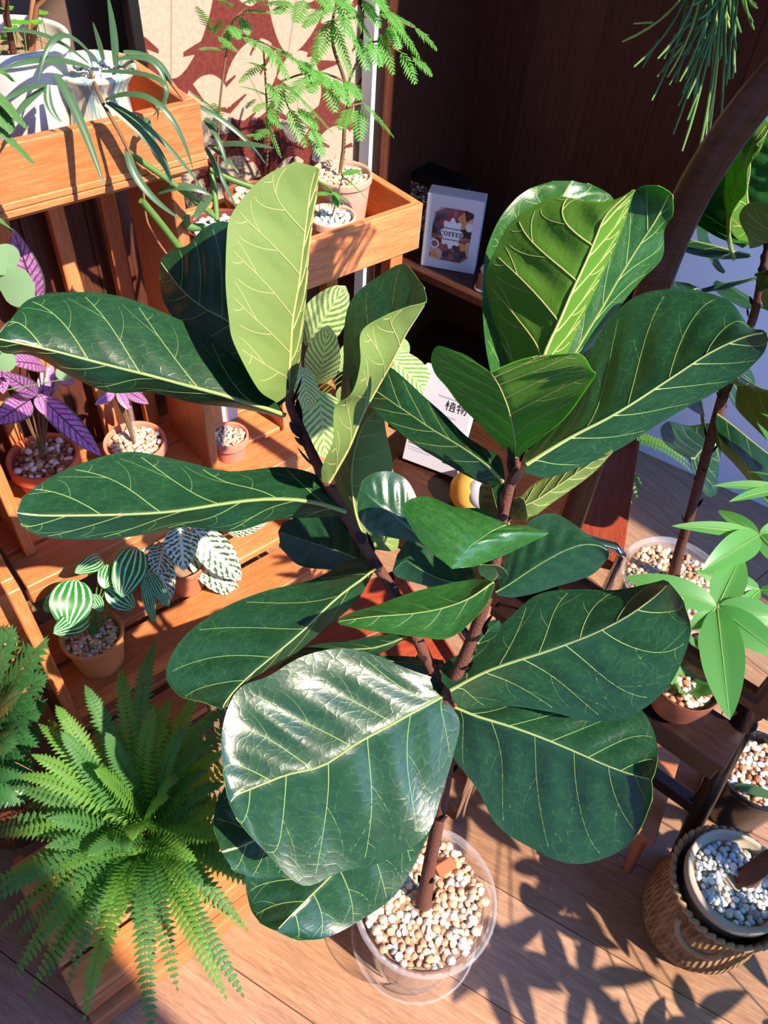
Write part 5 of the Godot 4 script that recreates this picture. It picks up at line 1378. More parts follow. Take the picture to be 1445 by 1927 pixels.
	[1,0.1,[0.1045,0.9516,-0.507,0.107,0.9496,-0.5123,0.1038,0.9496,-0.5049,0.0921,0.9514,-0.524,0.1034,0.9473,-0.5424,0.0919,0.9404,-0.512,0.0756,0.9505,-0.5411,0.0872,0.9433,-0.5604,0.0705,0.9373,-0.5266,0.0587,0.9483,-0.5576,0.0701,0.9407,-0.5786,0.0482,0.9357,-0.5439,0.0394,0.9458,-0.5748,0.0498,0.9439,-0.602,0.0269,0.9341,-0.5619,0.0193,0.9443,-0.594,0.0289,0.9467,-0.624,0.0064,0.9336,-0.5822,-0.0016,0.9427,-0.6139,0.0072,0.9504,-0.6457,-0.013,0.9325,-0.6028,-0.0173,0.9388,-0.6324,-0.0087,0.9501,-0.6615,-0.0245,0.9293,-0.622,-0.0307,0.9337,-0.6504,-0.0238,0.942,-0.6668,-0.0317,0.9266,-0.6426]],
	[1,0.08,[-0.0572,0.895,-0.5415,-0.0625,0.9038,-0.5326,-0.0585,0.8924,-0.5535,-0.0488,0.9139,-0.5448,-0.0608,0.9416,-0.5176,-0.0546,0.9124,-0.5891,-0.0387,0.9363,-0.5524,-0.051,0.9707,-0.5219,-0.0521,0.941,-0.6119,-0.0288,0.9643,-0.5664,-0.0505,0.9991,-0.5312,-0.0536,0.9691,-0.6304,-0.016,0.9902,-0.5788,-0.0382,1.0157,-0.5331,-0.0557,0.9968,-0.6448,-0.0051,1.0127,-0.5878,-0.0314,1.0386,-0.5476,-0.0483,1.0261,-0.6573,0.0044,1.0351,-0.5973,-0.0321,1.0578,-0.5637,-0.0268,1.0522,-0.6627,0.0132,1.0523,-0.6015,-0.0173,1.067,-0.5755,-0.0035,1.0718,-0.6565,0.0206,1.0677,-0.6042,0.0073,1.0713,-0.5897,0.0167,1.0716,-0.6232]],
	[1,0.1,[0.0412,0.8886,-0.4826,0.0422,0.8892,-0.487,0.0403,0.8849,-0.4824,0.0256,0.8971,-0.4878,0.0315,0.9075,-0.512,0.027,0.8829,-0.4851,0.0101,0.9076,-0.4927,0.0198,0.9231,-0.5244,0.0071,0.8865,-0.4845,-0.0052,0.9184,-0.4956,0.004,0.9328,-0.5253,-0.0102,0.8937,-0.4826,-0.0153,0.9289,-0.4959,-0.0121,0.938,-0.5163,-0.022,0.9085,-0.4841,-0.0234,0.9385,-0.4928,-0.0219,0.9423,-0.5006,-0.0247,0.9265,-0.4834]],
	[1,-0.1,[0.1042,0.9547,-0.4512,0.1035,0.9514,-0.4569,0.1072,0.9492,-0.4563,0.092,0.9576,-0.4404,0.0844,0.954,-0.4673,0.1264,0.9436,-0.4621,0.0829,0.9594,-0.4301,0.0615,0.9578,-0.4643,0.1435,0.944,-0.4564,0.0741,0.9605,-0.4205,0.0344,0.9665,-0.4638,0.1216,0.9399,-0.4421,0.0677,0.9601,-0.4111,0.016,0.9672,-0.4517,0.0991,0.9389,-0.4274,0.0626,0.9595,-0.4029,0.0285,0.9584,-0.4259,0.0808,0.9427,-0.4136,0.0585,0.9579,-0.3955,0.0448,0.9592,-0.4062,0.0686,0.9536,-0.4019]],
	[-1,0.1,[0.1099,0.868,-0.4453,0.1114,0.8701,-0.4514,0.1122,0.864,-0.4447,0.1216,0.8794,-0.4478,0.1162,0.8876,-0.4687,0.1265,0.8645,-0.4435,0.136,0.8925,-0.4534,0.1232,0.9044,-0.4804,0.1444,0.8717,-0.4447,0.1504,0.9042,-0.4586,0.1372,0.9219,-0.4927,0.164,0.8811,-0.4481,0.1648,0.9142,-0.4632,0.1547,0.9293,-0.4939,0.1801,0.889,-0.4499,0.1796,0.9214,-0.4659,0.1731,0.9271,-0.4845,0.1945,0.8985,-0.4533,0.1927,0.9238,-0.4646,0.1904,0.9229,-0.4726,0.2026,0.91,-0.4585,0.203,0.9222,-0.4602,0.1993,0.9237,-0.4654,0.2041,0.9177,-0.4589]],
	[1,0.1,[0.1071,0.8743,-0.4522,0.1064,0.8719,-0.457,0.1078,0.8739,-0.4481,0.0863,0.8598,-0.4413,0.0891,0.8586,-0.4646,0.0992,0.8606,-0.4298,0.0611,0.849,-0.4345,0.0632,0.8486,-0.4628,0.0726,0.8399,-0.4102,0.0329,0.8412,-0.4309,0.032,0.8386,-0.4575,0.0439,0.8355,-0.41,-0.0006,0.8348,-0.4288,0.0009,0.8273,-0.4469,0.0152,0.8324,-0.413,-0.0223,0.8287,-0.4271,-0.0209,0.823,-0.4403,-0.0141,0.8289,-0.4177,-0.0354,0.8238,-0.4267,-0.0325,0.8224,-0.4325,-0.0316,0.8241,-0.4234]],
	[1,0.05,[0.0988,0.8202,-0.4969,0.0988,0.8204,-0.5007,0.0955,0.8157,-0.4956,0.08,0.8131,-0.4949,0.0928,0.8174,-0.5125,0.0762,0.8016,-0.4953,0.0589,0.8122,-0.4999,0.0688,0.8158,-0.5186,0.0579,0.7973,-0.4984,0.0398,0.8143,-0.5082,0.0492,0.821,-0.5294,0.039,0.7964,-0.5026,0.026,0.8152,-0.5151,0.0296,0.8249,-0.5361,0.0219,0.7975,-0.5063,0.0143,0.8041,-0.5089,0.0176,0.8142,-0.5236,0.0168,0.7999,-0.508]],
	[1,0.05,[-0.0116,0.7679,-0.5434,-0.0121,0.7698,-0.5491,-0.0111,0.7621,-0.5407,-0.0359,0.7616,-0.5605,-0.0267,0.7818,-0.5962,-0.0319,0.7434,-0.5542,-0.0637,0.7552,-0.5739,-0.0605,0.7745,-0.6096,-0.0621,0.7301,-0.5612,-0.092,0.7509,-0.5859,-0.0923,0.7637,-0.6115,-0.0931,0.7243,-0.5684,-0.1213,0.7486,-0.5963,-0.1166,0.7546,-0.6065,-0.1168,0.7335,-0.5835]],
	[1,0.1,[-0.0137,0.7944,-0.5427,-0.0211,0.7901,-0.5491,-0.0063,0.791,-0.5464,-0.0316,0.8169,-0.5785,-0.0522,0.8005,-0.5993,0.0186,0.7791,-0.563,-0.0389,0.842,-0.6101,-0.0594,0.8197,-0.63,0.0126,0.8069,-0.6013,-0.0361,0.8672,-0.6346,-0.0564,0.8468,-0.6543,0.0042,0.8408,-0.6338,-0.0276,0.8879,-0.6472,-0.0459,0.8727,-0.6622,-0.0044,0.8681,-0.6466,-0.0149,0.9059,-0.6497,-0.0228,0.8987,-0.6529,-0.0097,0.8972,-0.6476]],
	[1,0.05,[0.119,0.9287,-0.4968,0.1204,0.9306,-0.5026,0.1227,0.923,-0.498,0.1346,0.9399,-0.4972,0.1328,0.943,-0.5135,0.135,0.916,-0.4969,0.153,0.9562,-0.5032,0.1499,0.9562,-0.5179,0.1523,0.9308,-0.5049,0.1709,0.9727,-0.5093,0.1681,0.9726,-0.5233,0.1726,0.9496,-0.5121,0.1825,0.9856,-0.5116,0.1816,0.9863,-0.5229,0.1861,0.9695,-0.5151,0.192,0.9966,-0.5117,0.1895,0.9961,-0.5149,0.1932,0.9918,-0.5139]],
	[1,0.05,[0.0367,0.7341,-0.4768,0.0342,0.7343,-0.4807,0.0361,0.7306,-0.4767,0.0051,0.7208,-0.4682,0.004,0.7219,-0.4823,0.0086,0.7088,-0.468,-0.0254,0.7136,-0.4663,-0.0294,0.711,-0.4782,-0.0278,0.6992,-0.4653,-0.0561,0.7055,-0.4633,-0.0605,0.7042,-0.476,-0.0586,0.6904,-0.4609,-0.0839,0.6955,-0.4584,-0.0854,0.6951,-0.4684,-0.0836,0.6816,-0.4537,-0.1028,0.6809,-0.4483,-0.0984,0.6861,-0.4577,-0.1015,0.6776,-0.4484]],
	[1,0.05,[0.0812,0.707,-0.462,0.0795,0.7085,-0.4674,0.0818,0.702,-0.4602,0.0611,0.6938,-0.468,0.061,0.6917,-0.4793,0.0599,0.6783,-0.4646,0.0383,0.6889,-0.4719,0.0396,0.6853,-0.4827,0.034,0.6725,-0.4687,0.018,0.6903,-0.4716,0.0206,0.6874,-0.4801,0.0133,0.6767,-0.4684,0.0021,0.6977,-0.4667,0.0046,0.6988,-0.4716,0.004,0.6924,-0.4646]],
	[1,0.05,[0.1026,0.8987,-0.4345,0.1036,0.8996,-0.4354,0.1016,0.8979,-0.4336,0.1049,0.9059,-0.4349,0.1119,0.9048,-0.4337,0.0961,0.9031,-0.4318,0.1027,0.912,-0.4342,0.1131,0.9104,-0.4324,0.0895,0.9089,-0.4308,0.0994,0.9181,-0.4334,0.1097,0.9172,-0.4324,0.0861,0.9165,-0.4317,0.0951,0.9232,-0.4316,0.1029,0.9234,-0.4318,0.0863,0.9227,-0.4311]],
	[1,0.05,[0.113,0.9262,-0.4793,0.1148,0.9274,-0.4843,0.1111,0.9228,-0.4793,0.1062,0.9174,-0.5011,0.1156,0.9172,-0.5146,0.0983,0.9041,-0.5002,0.1032,0.9126,-0.5237,0.1165,0.9109,-0.5365,0.0917,0.8985,-0.5229,0.1021,0.9086,-0.5433,0.112,0.9067,-0.553,0.0915,0.8991,-0.5447,0.1021,0.9035,-0.5582,0.107,0.9029,-0.5612,0.0946,0.8981,-0.556]],
	[-1,0.05,[0.102,0.8101,-0.4265,0.1008,0.8095,-0.4259,0.1038,0.8097,-0.4261,0.1116,0.7913,-0.4488,0.1082,0.7932,-0.4509,0.1196,0.7896,-0.4469,0.1203,0.7799,-0.4659,0.1134,0.7818,-0.468,0.1286,0.7777,-0.4635,0.1293,0.7766,-0.4788,0.1226,0.7761,-0.4783,0.1323,0.774,-0.476]],
	[-1,0.1,[0.1131,0.9373,-0.4766,0.1113,0.936,-0.4789,0.1149,0.9385,-0.4742,0.1148,0.9614,-0.4618,0.1095,0.9553,-0.4696,0.1198,0.9635,-0.4497,0.1121,0.9831,-0.451,0.1066,0.9776,-0.4581,0.116,0.9853,-0.4401,0.1075,1.0001,-0.4415,0.1042,0.9972,-0.4421,0.1111,0.9999,-0.4377]]
]
const FIGSTEM := [
	[0.109,0.2312,-0.357,0.0125,0.1061,0.3147,-0.3742,0.0095,0.1047,0.4424,-0.3952,0.0085,0.1012,0.5715,-0.4177,0.0085,0.0904,0.6598,-0.4253,0.0085,0.083,0.7022,-0.4271,0.0085],
	[0.0831,0.7014,-0.4263,0.008,0.0913,0.743,-0.4347,0.0068,0.1009,0.7957,-0.4479,0.0062,0.1073,0.8639,-0.4631,0.0058,0.1062,0.9172,-0.4769,0.0055,0.1073,0.9546,-0.4881,0.005,0.1098,0.9812,-0.4949,0.0042,0.1085,0.9935,-0.4965,0.003],
	[0.0831,0.7014,-0.4263,0.008,0.0631,0.7223,-0.4521,0.0065,0.0373,0.7549,-0.4818,0.0062,0.0141,0.7849,-0.5027,0.006,-0.0145,0.8136,-0.5266,0.006,-0.0424,0.8513,-0.5456,0.0058,-0.0698,0.8877,-0.5676,0.0055,-0.0929,0.9222,-0.5904,0.005,-0.1031,0.9399,-0.6008,0.0045,-0.1024,0.9501,-0.6091,0.003]
]
const PURPLE := [
	[-0.5357,0.7698,-0.9778,-0.5242,0.9054,-0.9475,0.4953,-0.2294,0.8379,0.0372,0.15,0.1],
	[-0.523,0.768,-0.9897,-0.4245,0.7972,-0.9722,0.012,-0.5421,0.8402,0.0831,0.15,0.1],
	[-0.5348,0.6837,-0.9375,-0.5348,0.7649,-0.8417,0.8416,0.4118,-0.3494,0.0319,0.15,0.1],
	[-0.5518,0.6408,-0.9217,-0.5355,0.7578,-0.8273,0.8894,-0.3554,0.2876,0.0294,0.15,0.1],
	[-0.5612,0.6364,-0.9128,-0.5484,0.6969,-0.7878,0.7998,0.5039,-0.3261,0.0405,0.15,0.1],
	[-0.5507,0.6401,-0.9227,-0.4487,0.5732,-0.8674,0.1942,0.7832,0.5906,0.0381,0.15,0.1],
	[-0.5513,0.6369,-0.9358,-0.5412,0.6587,-0.9726,0.4575,0.705,0.5419,0.0251,0.15,0.1],
	[-0.5604,0.7346,-0.8725,-0.5355,0.7301,-0.8136,0.2275,0.9735,-0.0225,0.0252,0.15,0.1],
	[-0.5276,0.657,-0.9443,-0.4969,0.6552,-0.9456,0.0522,0.1783,0.9826,0.021,0.15,0.1],
	[-0.576,0.736,-0.9127,-0.5489,0.7782,-0.9243,0.1974,0.1401,0.9703,0.0199,0.15,0.1],
	[-0.557,0.6331,-0.9304,-0.5309,0.6379,-0.9548,0.476,0.6156,0.628,0.0201,0.15,0.1],
	[-0.5523,0.638,-0.9211,-0.5364,0.6245,-0.8949,0.2065,0.9144,0.3481,0.0164,0.15,0.1]
]
const PURPLE2 := [
	[-0.466,0.5881,-1.0019,-0.4833,0.597,-0.9583,0.7445,0.6477,0.1621,0.0157,0.15,0.1],
	[-0.4608,0.5904,-1.0068,-0.4399,0.5682,-0.9853,0.2034,0.7737,0.6001,0.0178,0.15,0.1],
	[-0.4521,0.5871,-1.0149,-0.4058,0.5822,-0.9897,-0.2117,0.8085,0.5491,0.0213,0.15,0.1],
	[-0.4484,0.5882,-1.0183,-0.4292,0.5926,-1.0227,0.0531,0.5744,0.8169,0.0197,0.15,0.1],
	[-0.4652,0.5932,-1.0026,-0.459,0.607,-1.0358,0.4231,0.8054,0.4151,0.0213,0.15,0.1]
]
const ROUNDL := [
	[-0.4859,0.9482,-0.819,-0.4716,0.9176,-0.8324,0.744,0.0566,0.6658,0.0393,0.03,0.1],
	[-0.4902,0.8972,-0.8149,-0.4448,0.9082,-0.8163,-0.0819,0.4444,0.8921,0.0477,0.03,0.1],
	[-0.5162,0.7966,-0.7906,-0.4921,0.8111,-0.7995,0.1008,0.3929,0.914,0.0274,0.03,0.1],
	[-0.5133,0.8361,-0.7933,-0.4955,0.8279,-0.7963,0.3884,0.5781,0.7176,0.0268,0.15,0.1],
	[-0.4887,0.7046,-0.8848,-0.4752,0.7206,-0.8975,0.2649,0.4507,0.8524,0.0232,0.15,0.1]
]
const PEPER := [
	[-0.4729,0.4422,-0.7216,-0.4693,0.4064,-0.6565,0.3532,0.8276,0.4362,0.0644,0.05,0.35],
	[-0.4621,0.3704,-0.7043,-0.48,0.4226,-0.6328,0.8177,0.5427,-0.1916,0.0398,0.05,0.3],
	[-0.4051,0.4212,-0.8124,-0.4092,0.3976,-0.7264,0.3337,0.9049,0.2641,0.0539,0.05,0.35],
	[-0.4473,0.4329,-0.7729,-0.4594,0.4793,-0.7068,0.8393,0.5051,-0.2008,0.0283,0.15,0.3],
	[-0.4416,0.4132,-0.7783,-0.44,0.3995,-0.7386,0.3265,0.8971,0.2977,0.0294,0.15,0.3],
	[-0.4476,0.3757,-0.759,-0.4086,0.3276,-0.7543,0.5838,0.5324,0.6129,0.0393,0.15,0.3],
	[-0.3963,0.3678,-0.7932,-0.3752,0.3043,-0.7445,0.3371,0.6411,0.6895,0.0199,0.15,0.3],
	[-0.3941,0.3627,-0.8089,-0.3521,0.3246,-0.7661,0.223,0.8264,0.5171,0.0237,0.15,0.3],
	[-0.4652,0.3761,-0.7424,-0.4457,0.3601,-0.7197,0.2323,0.8782,0.418,0.0209,0.15,0.1],
	[-0.507,0.3827,-0.7307,-0.5221,0.3943,-0.6892,0.6565,0.7538,0.0288,0.0341,0.15,0.3]
]
const ZEBRA := [
	[-0.3411,0.3663,-0.9134,-0.2558,0.2605,-0.8836,0.4286,0.5476,0.7186,0.0625,0.15,0.25],
	[-0.3549,0.3076,-0.9004,-0.2621,0.1951,-0.8914,0.5356,0.4966,0.683,0.0503,0.15,0.25],
	[-0.3579,0.3847,-0.8976,-0.336,0.3558,-0.8222,0.1633,0.936,0.3118,0.0577,0.15,0.25],
	[-0.4063,0.342,-0.8661,-0.3647,0.2853,-0.8091,0.2658,0.7733,0.5757,0.0512,0.15,0.25],
	[-0.3004,0.263,-0.9925,-0.2236,0.3011,-0.9958,-0.273,0.6151,0.7397,0.0269,0.15,0.1],
	[-0.4075,0.3477,-0.8923,-0.4371,0.4005,-0.8235,0.8795,0.4758,0.0126,0.0315,0.15,0.1],
	[-0.3859,0.3518,-0.8851,-0.3892,0.3249,-0.8273,0.2819,0.8639,0.4173,0.0472,0.15,0.2]
]
const CALA := [
	[-0.1837,0.5167,-1.2797,-0.1105,0.6403,-1.3071,-0.094,0.2683,0.9587,0.084,0.05,0.1],
	[-0.1556,0.4363,-1.2649,-0.1345,0.6027,-1.2299,0,-0.2059,0.9786,0.0702,0.05,0.1],
	[-0.1855,0.5072,-1.2232,-0.1651,0.4299,-1.1876,0.166,0.4485,0.8782,0.052,0.15,0.2],
	[-0.1541,0.4284,-1.2526,-0.1306,0.3119,-1.1787,0.1123,0.5482,0.8288,0.1005,0.05,0.2],
	[-0.0241,0.4462,-1.3742,0.0808,0.3234,-1.4039,0.4697,0.1931,0.8614,0.0769,0.05,0.2],
	[-0.0191,0.4484,-1.4199,0.022,0.4056,-1.431,0.4626,0.2229,0.8581,0.0441,0.15,0.1],
	[-0.1183,0.4226,-1.3271,-0.0996,0.4927,-1.3446,-0.0344,0.2504,0.9675,0.0331,0.15,0.1],
	[-0.1156,0.3455,-1.316,-0.0833,0.4049,-1.3188,-0.2438,0.1788,0.9532,0.0455,0.15,0.1],
	[-0.1758,0.3385,-1.246,-0.1911,0.3115,-1.1906,0.1985,0.8582,0.4734,0.0558,0.15,0.1]
]
const LEFTL := [
	[-0.4162,1.1424,-0.7883,-0.3941,1.1054,-0.7953,0.5458,0.1708,0.8203,0.0189,0.15,0.1],
	[-0.4228,1.1131,-0.7821,-0.3956,1.07,-0.7939,0.5907,0.157,0.7914,0.0215,0.15,0.1],
	[-0.4109,1.1577,-0.7932,-0.4021,1.1486,-0.8015,0.7247,0.0827,0.6841,0.0133,0.15,0.1],
	[-0.4501,1.0088,-0.784,-0.4429,0.995,-0.7907,0.7383,0.0568,0.6721,0.0117,0.15,0.1],
	[-0.4193,1.1286,-0.7854,-0.4047,1.1073,-0.7854,0.4596,0.3157,0.8301,0.0136,0.15,0.1]
]
const PACHIRA := [
	[[0.346,0.8153,-0.4915,0.3752,0.8375,-0.5453,-0.2387,0.9365,0.2568,0.0339,0.2,0.1],[0.346,0.8153,-0.4915,0.407,0.82,-0.4818,-0.1576,0.7685,0.6201,0.0301,0.2,0.15],[0.346,0.8153,-0.4915,0.4028,0.8098,-0.4411,-0.4146,0.7281,0.5459,0.0308,0.2,0.2],[0.346,0.8153,-0.4915,0.3507,0.7749,-0.3881,-0.4186,0.8392,0.3471,0.0411,0.2,0.2],[0.346,0.8153,-0.4915,0.2564,0.8148,-0.5206,-0.0952,0.9558,0.2783,0.0314,0.2,0.15],[0.346,0.8153,-0.4915,0.3205,0.7987,-0.4733,-0.235,0.8585,0.4557,0.0184,0.2,0.1]],
	[[0.401,0.8386,-0.5761,0.3038,0.8463,-0.5697,0.0921,0.9687,0.2306,0.0169,0.2,0.1],[0.401,0.8386,-0.5761,0.3672,0.8321,-0.6135,-0.4381,0.8643,0.247,0.016,0.2,0.1],[0.401,0.8386,-0.5761,0.327,0.8394,-0.5178,0.2045,0.9476,0.2455,0.0321,0.2,0.2],[0.401,0.8386,-0.5761,0.4406,0.8491,-0.5876,-0.0581,0.8281,0.5576,0.0193,0.2,0.1],[0.401,0.8386,-0.5761,0.4288,0.8314,-0.5386,-0.5163,0.6841,0.5152,0.0224,0.2,0.1]],
	[[0.4029,0.9012,-0.5853,0.3311,0.8983,-0.5821,-0.0276,0.9649,0.2613,0.0112,0.2,0.1],[0.4029,0.9012,-0.5853,0.34,0.9024,-0.557,0.0473,0.9969,0.0629,0.0123,0.2,0.1],[0.4029,0.9012,-0.5853,0.437,0.9099,-0.5948,-0.0372,0.8001,0.5987,0.0216,0.2,0.1],[0.4029,0.9012,-0.5853,0.4237,0.9018,-0.5563,-0.636,0.6315,0.4435,0.0214,0.2,0.1]],
	[[0.4268,0.768,-0.5582,0.3526,0.7779,-0.5691,-0.0079,0.7102,0.7039,0.0238,0.2,0.1],[0.4268,0.768,-0.5582,0.3932,0.7662,-0.5267,0.0836,0.9862,0.1432,0.0141,0.2,0.1],[0.4268,0.768,-0.5582,0.4575,0.7867,-0.5491,-0.417,0.2585,0.8714,0.0176,0.2,0.1]]
]
const STRAP := [
	[-0.4106,1.1085,-0.9304,-0.3822,1.0743,-0.9022,-0.3528,1.0187,-0.8613,0.0108],
	[-0.4187,1.0989,-0.9229,-0.4167,1.0819,-0.9111,-0.406,1.0652,-0.9074,0.0087],
	[-0.3971,1.0994,-0.9979,-0.4152,1.144,-0.9398,-0.4407,1.1593,-0.8886,0.0068],
	[-0.3883,1.0965,-1.0061,-0.4034,1.1417,-0.9509,-0.422,1.1062,-0.9061,0.0077],
	[-0.3963,1.0942,-0.9986,-0.4196,1.1211,-0.9357,-0.4484,1.1242,-0.8814,0.0086],
	[-0.3573,1.0836,-0.9255,-0.3109,1.0416,-0.9278,-0.2928,0.9971,-0.9175,0.0126],
	[-0.3548,1.084,-0.9279,-0.3015,1.0528,-0.923,-0.255,0.9899,-0.9254,0.0073],
	[-0.3575,1.0876,-0.9254,-0.2904,1.0964,-0.906,-0.2571,1.0299,-0.8961,0.0086],
	[-0.3386,1.0378,-0.9157,-0.3183,1.0058,-0.8935,-0.2817,0.9644,-0.9004,0.0104],
	[-0.3013,1.049,-1.0464,-0.2444,1.0228,-1.0449,-0.2001,0.9765,-1.0453,0.0081],
	[-0.2815,0.9854,-1.065,-0.2333,1.0029,-1.0416,-0.1855,1.0042,-1.0315,0.0106],
	[-0.2837,0.9836,-1.0629,-0.2619,0.9573,-1.0422,-0.2412,0.9136,-1.0342,0.0075],
	[-0.3728,1.0901,-1.0206,-0.3693,1.1252,-1.0239,-0.3691,1.1647,-1.0241,0.0091],
	[-0.3819,1.0991,-1.0121,-0.3793,1.1215,-1.0009,-0.3785,1.146,-0.9879,0.0125],
	[-0.3339,0.9516,-0.9885,-0.2965,0.9666,-0.9824,-0.2618,0.9538,-0.9875,0.0119],
	[-0.3754,1.099,-0.9771,-0.2978,1.1023,-0.9539,-0.3106,1.0675,-0.9419,0.0076],
	[-0.2826,1.0191,-1.0639,-0.2604,1.0032,-1.0436,-0.2481,0.9675,-1.0277,0.0077],
	[-0.4245,1.0956,-0.9311,-0.4233,1.1104,-0.8775,-0.436,1.1086,-0.8383,0.0075],
	[-0.4249,1.0937,-0.9308,-0.428,1.0947,-0.8731,-0.4337,1.083,-0.8404,0.0072],
	[-0.3637,1.1044,-1.0291,-0.3269,1.095,-1.0362,-0.3108,1.0665,-1.0375,0.009],
	[-0.3626,1.1046,-1.0028,-0.3174,1.102,-1.004,-0.3078,1.0597,-0.9856,0.0074],
	[-0.2776,0.9818,-1.0686,-0.2541,0.9772,-1.0495,-0.2358,0.9635,-1.0392,0.0069],
	[-0.2773,0.9279,-1.0415,-0.2737,0.9443,-0.9764,-0.2789,0.9399,-0.9442,0.0111],
	[-0.3229,1.0583,-0.9578,-0.3144,1.037,-0.9383,-0.3018,1.0069,-0.9364,0.011]
]
const STRAPSTEM := [
	[-0.3971,1.0893,-0.9979,0.0022,-0.3636,1.0802,-0.9334,0.0022,-0.3383,1.0398,-0.9159,0.0022,-0.324,0.9923,-0.902,0.0022],
	[-0.3305,0.9816,-0.9233,0.0014,-0.3315,0.9461,-0.9224,0.0014,-0.3255,0.9186,-0.928,0.0014,-0.3176,0.8945,-0.9353,0.0014],
	[-0.3334,0.9733,-0.9205,0.0048,-0.3192,0.9389,-0.9338,0.0048,-0.3018,0.8931,-0.9501,0.0048],
	[-0.2822,0.9532,-1.0643,0.0042,-0.2506,0.9396,-1.0665,0.0042,-0.2161,0.9274,-1.0714,0.0042],
	[-0.3526,1.0146,-0.9574,0.0042,-0.3124,0.9705,-0.9812,0.0042,-0.2679,0.9143,-1.0092,0.0042],
	[-0.3116,0.9045,-1.0231,0.006,-0.3079,0.8939,-1.0128,0.006,-0.2895,0.8853,-1.03,0.006],
	[-0.2805,0.9475,-1.0659,0.004,-0.2735,0.9213,-1.045,0.004,-0.2682,0.9008,-1.0226,0.004],
	[-0.3697,1.0996,-1.0235,0.0028,-0.334,1.0901,-1.0432,0.0028,-0.2982,1.0531,-1.0356,0.0028]
]
const MIMOSA := [
	[-0.1489,1.0566,-1.3944,-0.1721,1.0098,-1.3248],
	[-0.1472,1.0533,-1.3795,-0.1134,0.9847,-1.3633],
	[-0.1382,1.0761,-1.3715,-0.0967,1.0133,-1.3624],
	[-0.1281,1.0733,-1.4138,-0.0859,1.0222,-1.4054],
	[-0.1056,1.0788,-1.4185,-0.0751,1.0484,-1.3991],
	[-0.1485,1.0827,-1.3619,-0.18,1.0724,-1.2845],
	[-0.0808,1.0499,-1.4581,-0.0213,1.0365,-1.4658],
	[-0.0647,1.0356,-1.4567,-0.0433,1.0118,-1.4288],
	[-0.0494,1.0348,-1.4546,-0.0091,0.996,-1.4444],
	[-0.0233,1.0207,-1.5119,0.0193,0.9921,-1.5038],
	[-0.0785,1.0275,-1.4438,-0.0494,0.9743,-1.4231],
	[-0.0409,0.9976,-1.4625,-0.0116,0.9567,-1.4421],
	[-0.0225,0.975,-1.5127,0.0151,0.9521,-1.4999],
	[-0.1517,0.9747,-1.3753,-0.1378,0.9375,-1.3404],
	[-0.1447,0.9786,-1.3655,-0.115,0.9477,-1.3453],
	[-0.131,0.9616,-1.4111,-0.1008,0.9422,-1.3914],
	[-0.1679,0.9866,-1.3602,-0.173,0.9757,-1.3075],
	[-0.1158,0.9259,-1.3925,-0.1287,0.9138,-1.3325],
	[-0.1065,0.9114,-1.434,-0.0998,0.8742,-1.3924],
	[-0.0998,0.9247,-1.4239,-0.0425,0.8705,-1.4296],
	[-0.2148,0.9895,-1.2999,-0.1391,0.9109,-1.3228],
	[-0.222,0.98,-1.326,-0.232,0.9383,-1.2687],
	[-0.2396,1.0409,-1.2931,-0.2028,1.0026,-1.2796],
	[-0.266,1.063,-1.252,-0.2094,1.0347,-1.257],
	[-0.2302,1.0315,-1.3183,-0.1722,0.998,-1.3247],
	[-0.2105,0.9444,-1.3203,-0.1816,0.8945,-1.2994],
	[-0.1953,0.9466,-1.3181,-0.1622,0.9232,-1.3012],
	[-0.1809,0.8982,-1.3644,-0.1583,0.8653,-1.3377],
	[-0.1727,1.1039,-1.3557,-0.1453,1.0833,-1.3334],
	[-0.1309,1.0968,-1.3784,-0.1255,1.05,-1.3355],
	[-0.1896,1.0882,-1.3564,-0.1936,1.0729,-1.3046],
	[-0.2396,1.0935,-1.2931,-0.2003,1.1018,-1.2819],
	[-0.0942,1.0911,-1.4127,-0.066,1.0741,-1.3912],
	[-0.1132,1.024,-1.4278,-0.0912,0.9853,-1.4005],
	[-0.0921,1.0167,-1.4311,-0.0706,0.9916,-1.4033],
	[-0.1843,0.9904,-1.3284,-0.2014,0.9739,-1.2645],
	[-0.1777,0.9889,-1.3675,-0.1485,0.9736,-1.3468],
	[-0.2068,1.0928,-1.3238,-0.2144,1.0916,-1.2687],
	[-0.2613,1.1037,-1.2564,-0.2158,1.1153,-1.251],
	[-0.1958,1.0062,-1.3505,-0.1696,0.9868,-1.3271],
	[-0.1528,1.0937,-1.3743,-0.1174,1.0785,-1.3595],
	[-0.0682,1.0617,-1.4371,-0.0387,1.0385,-1.4167]
]
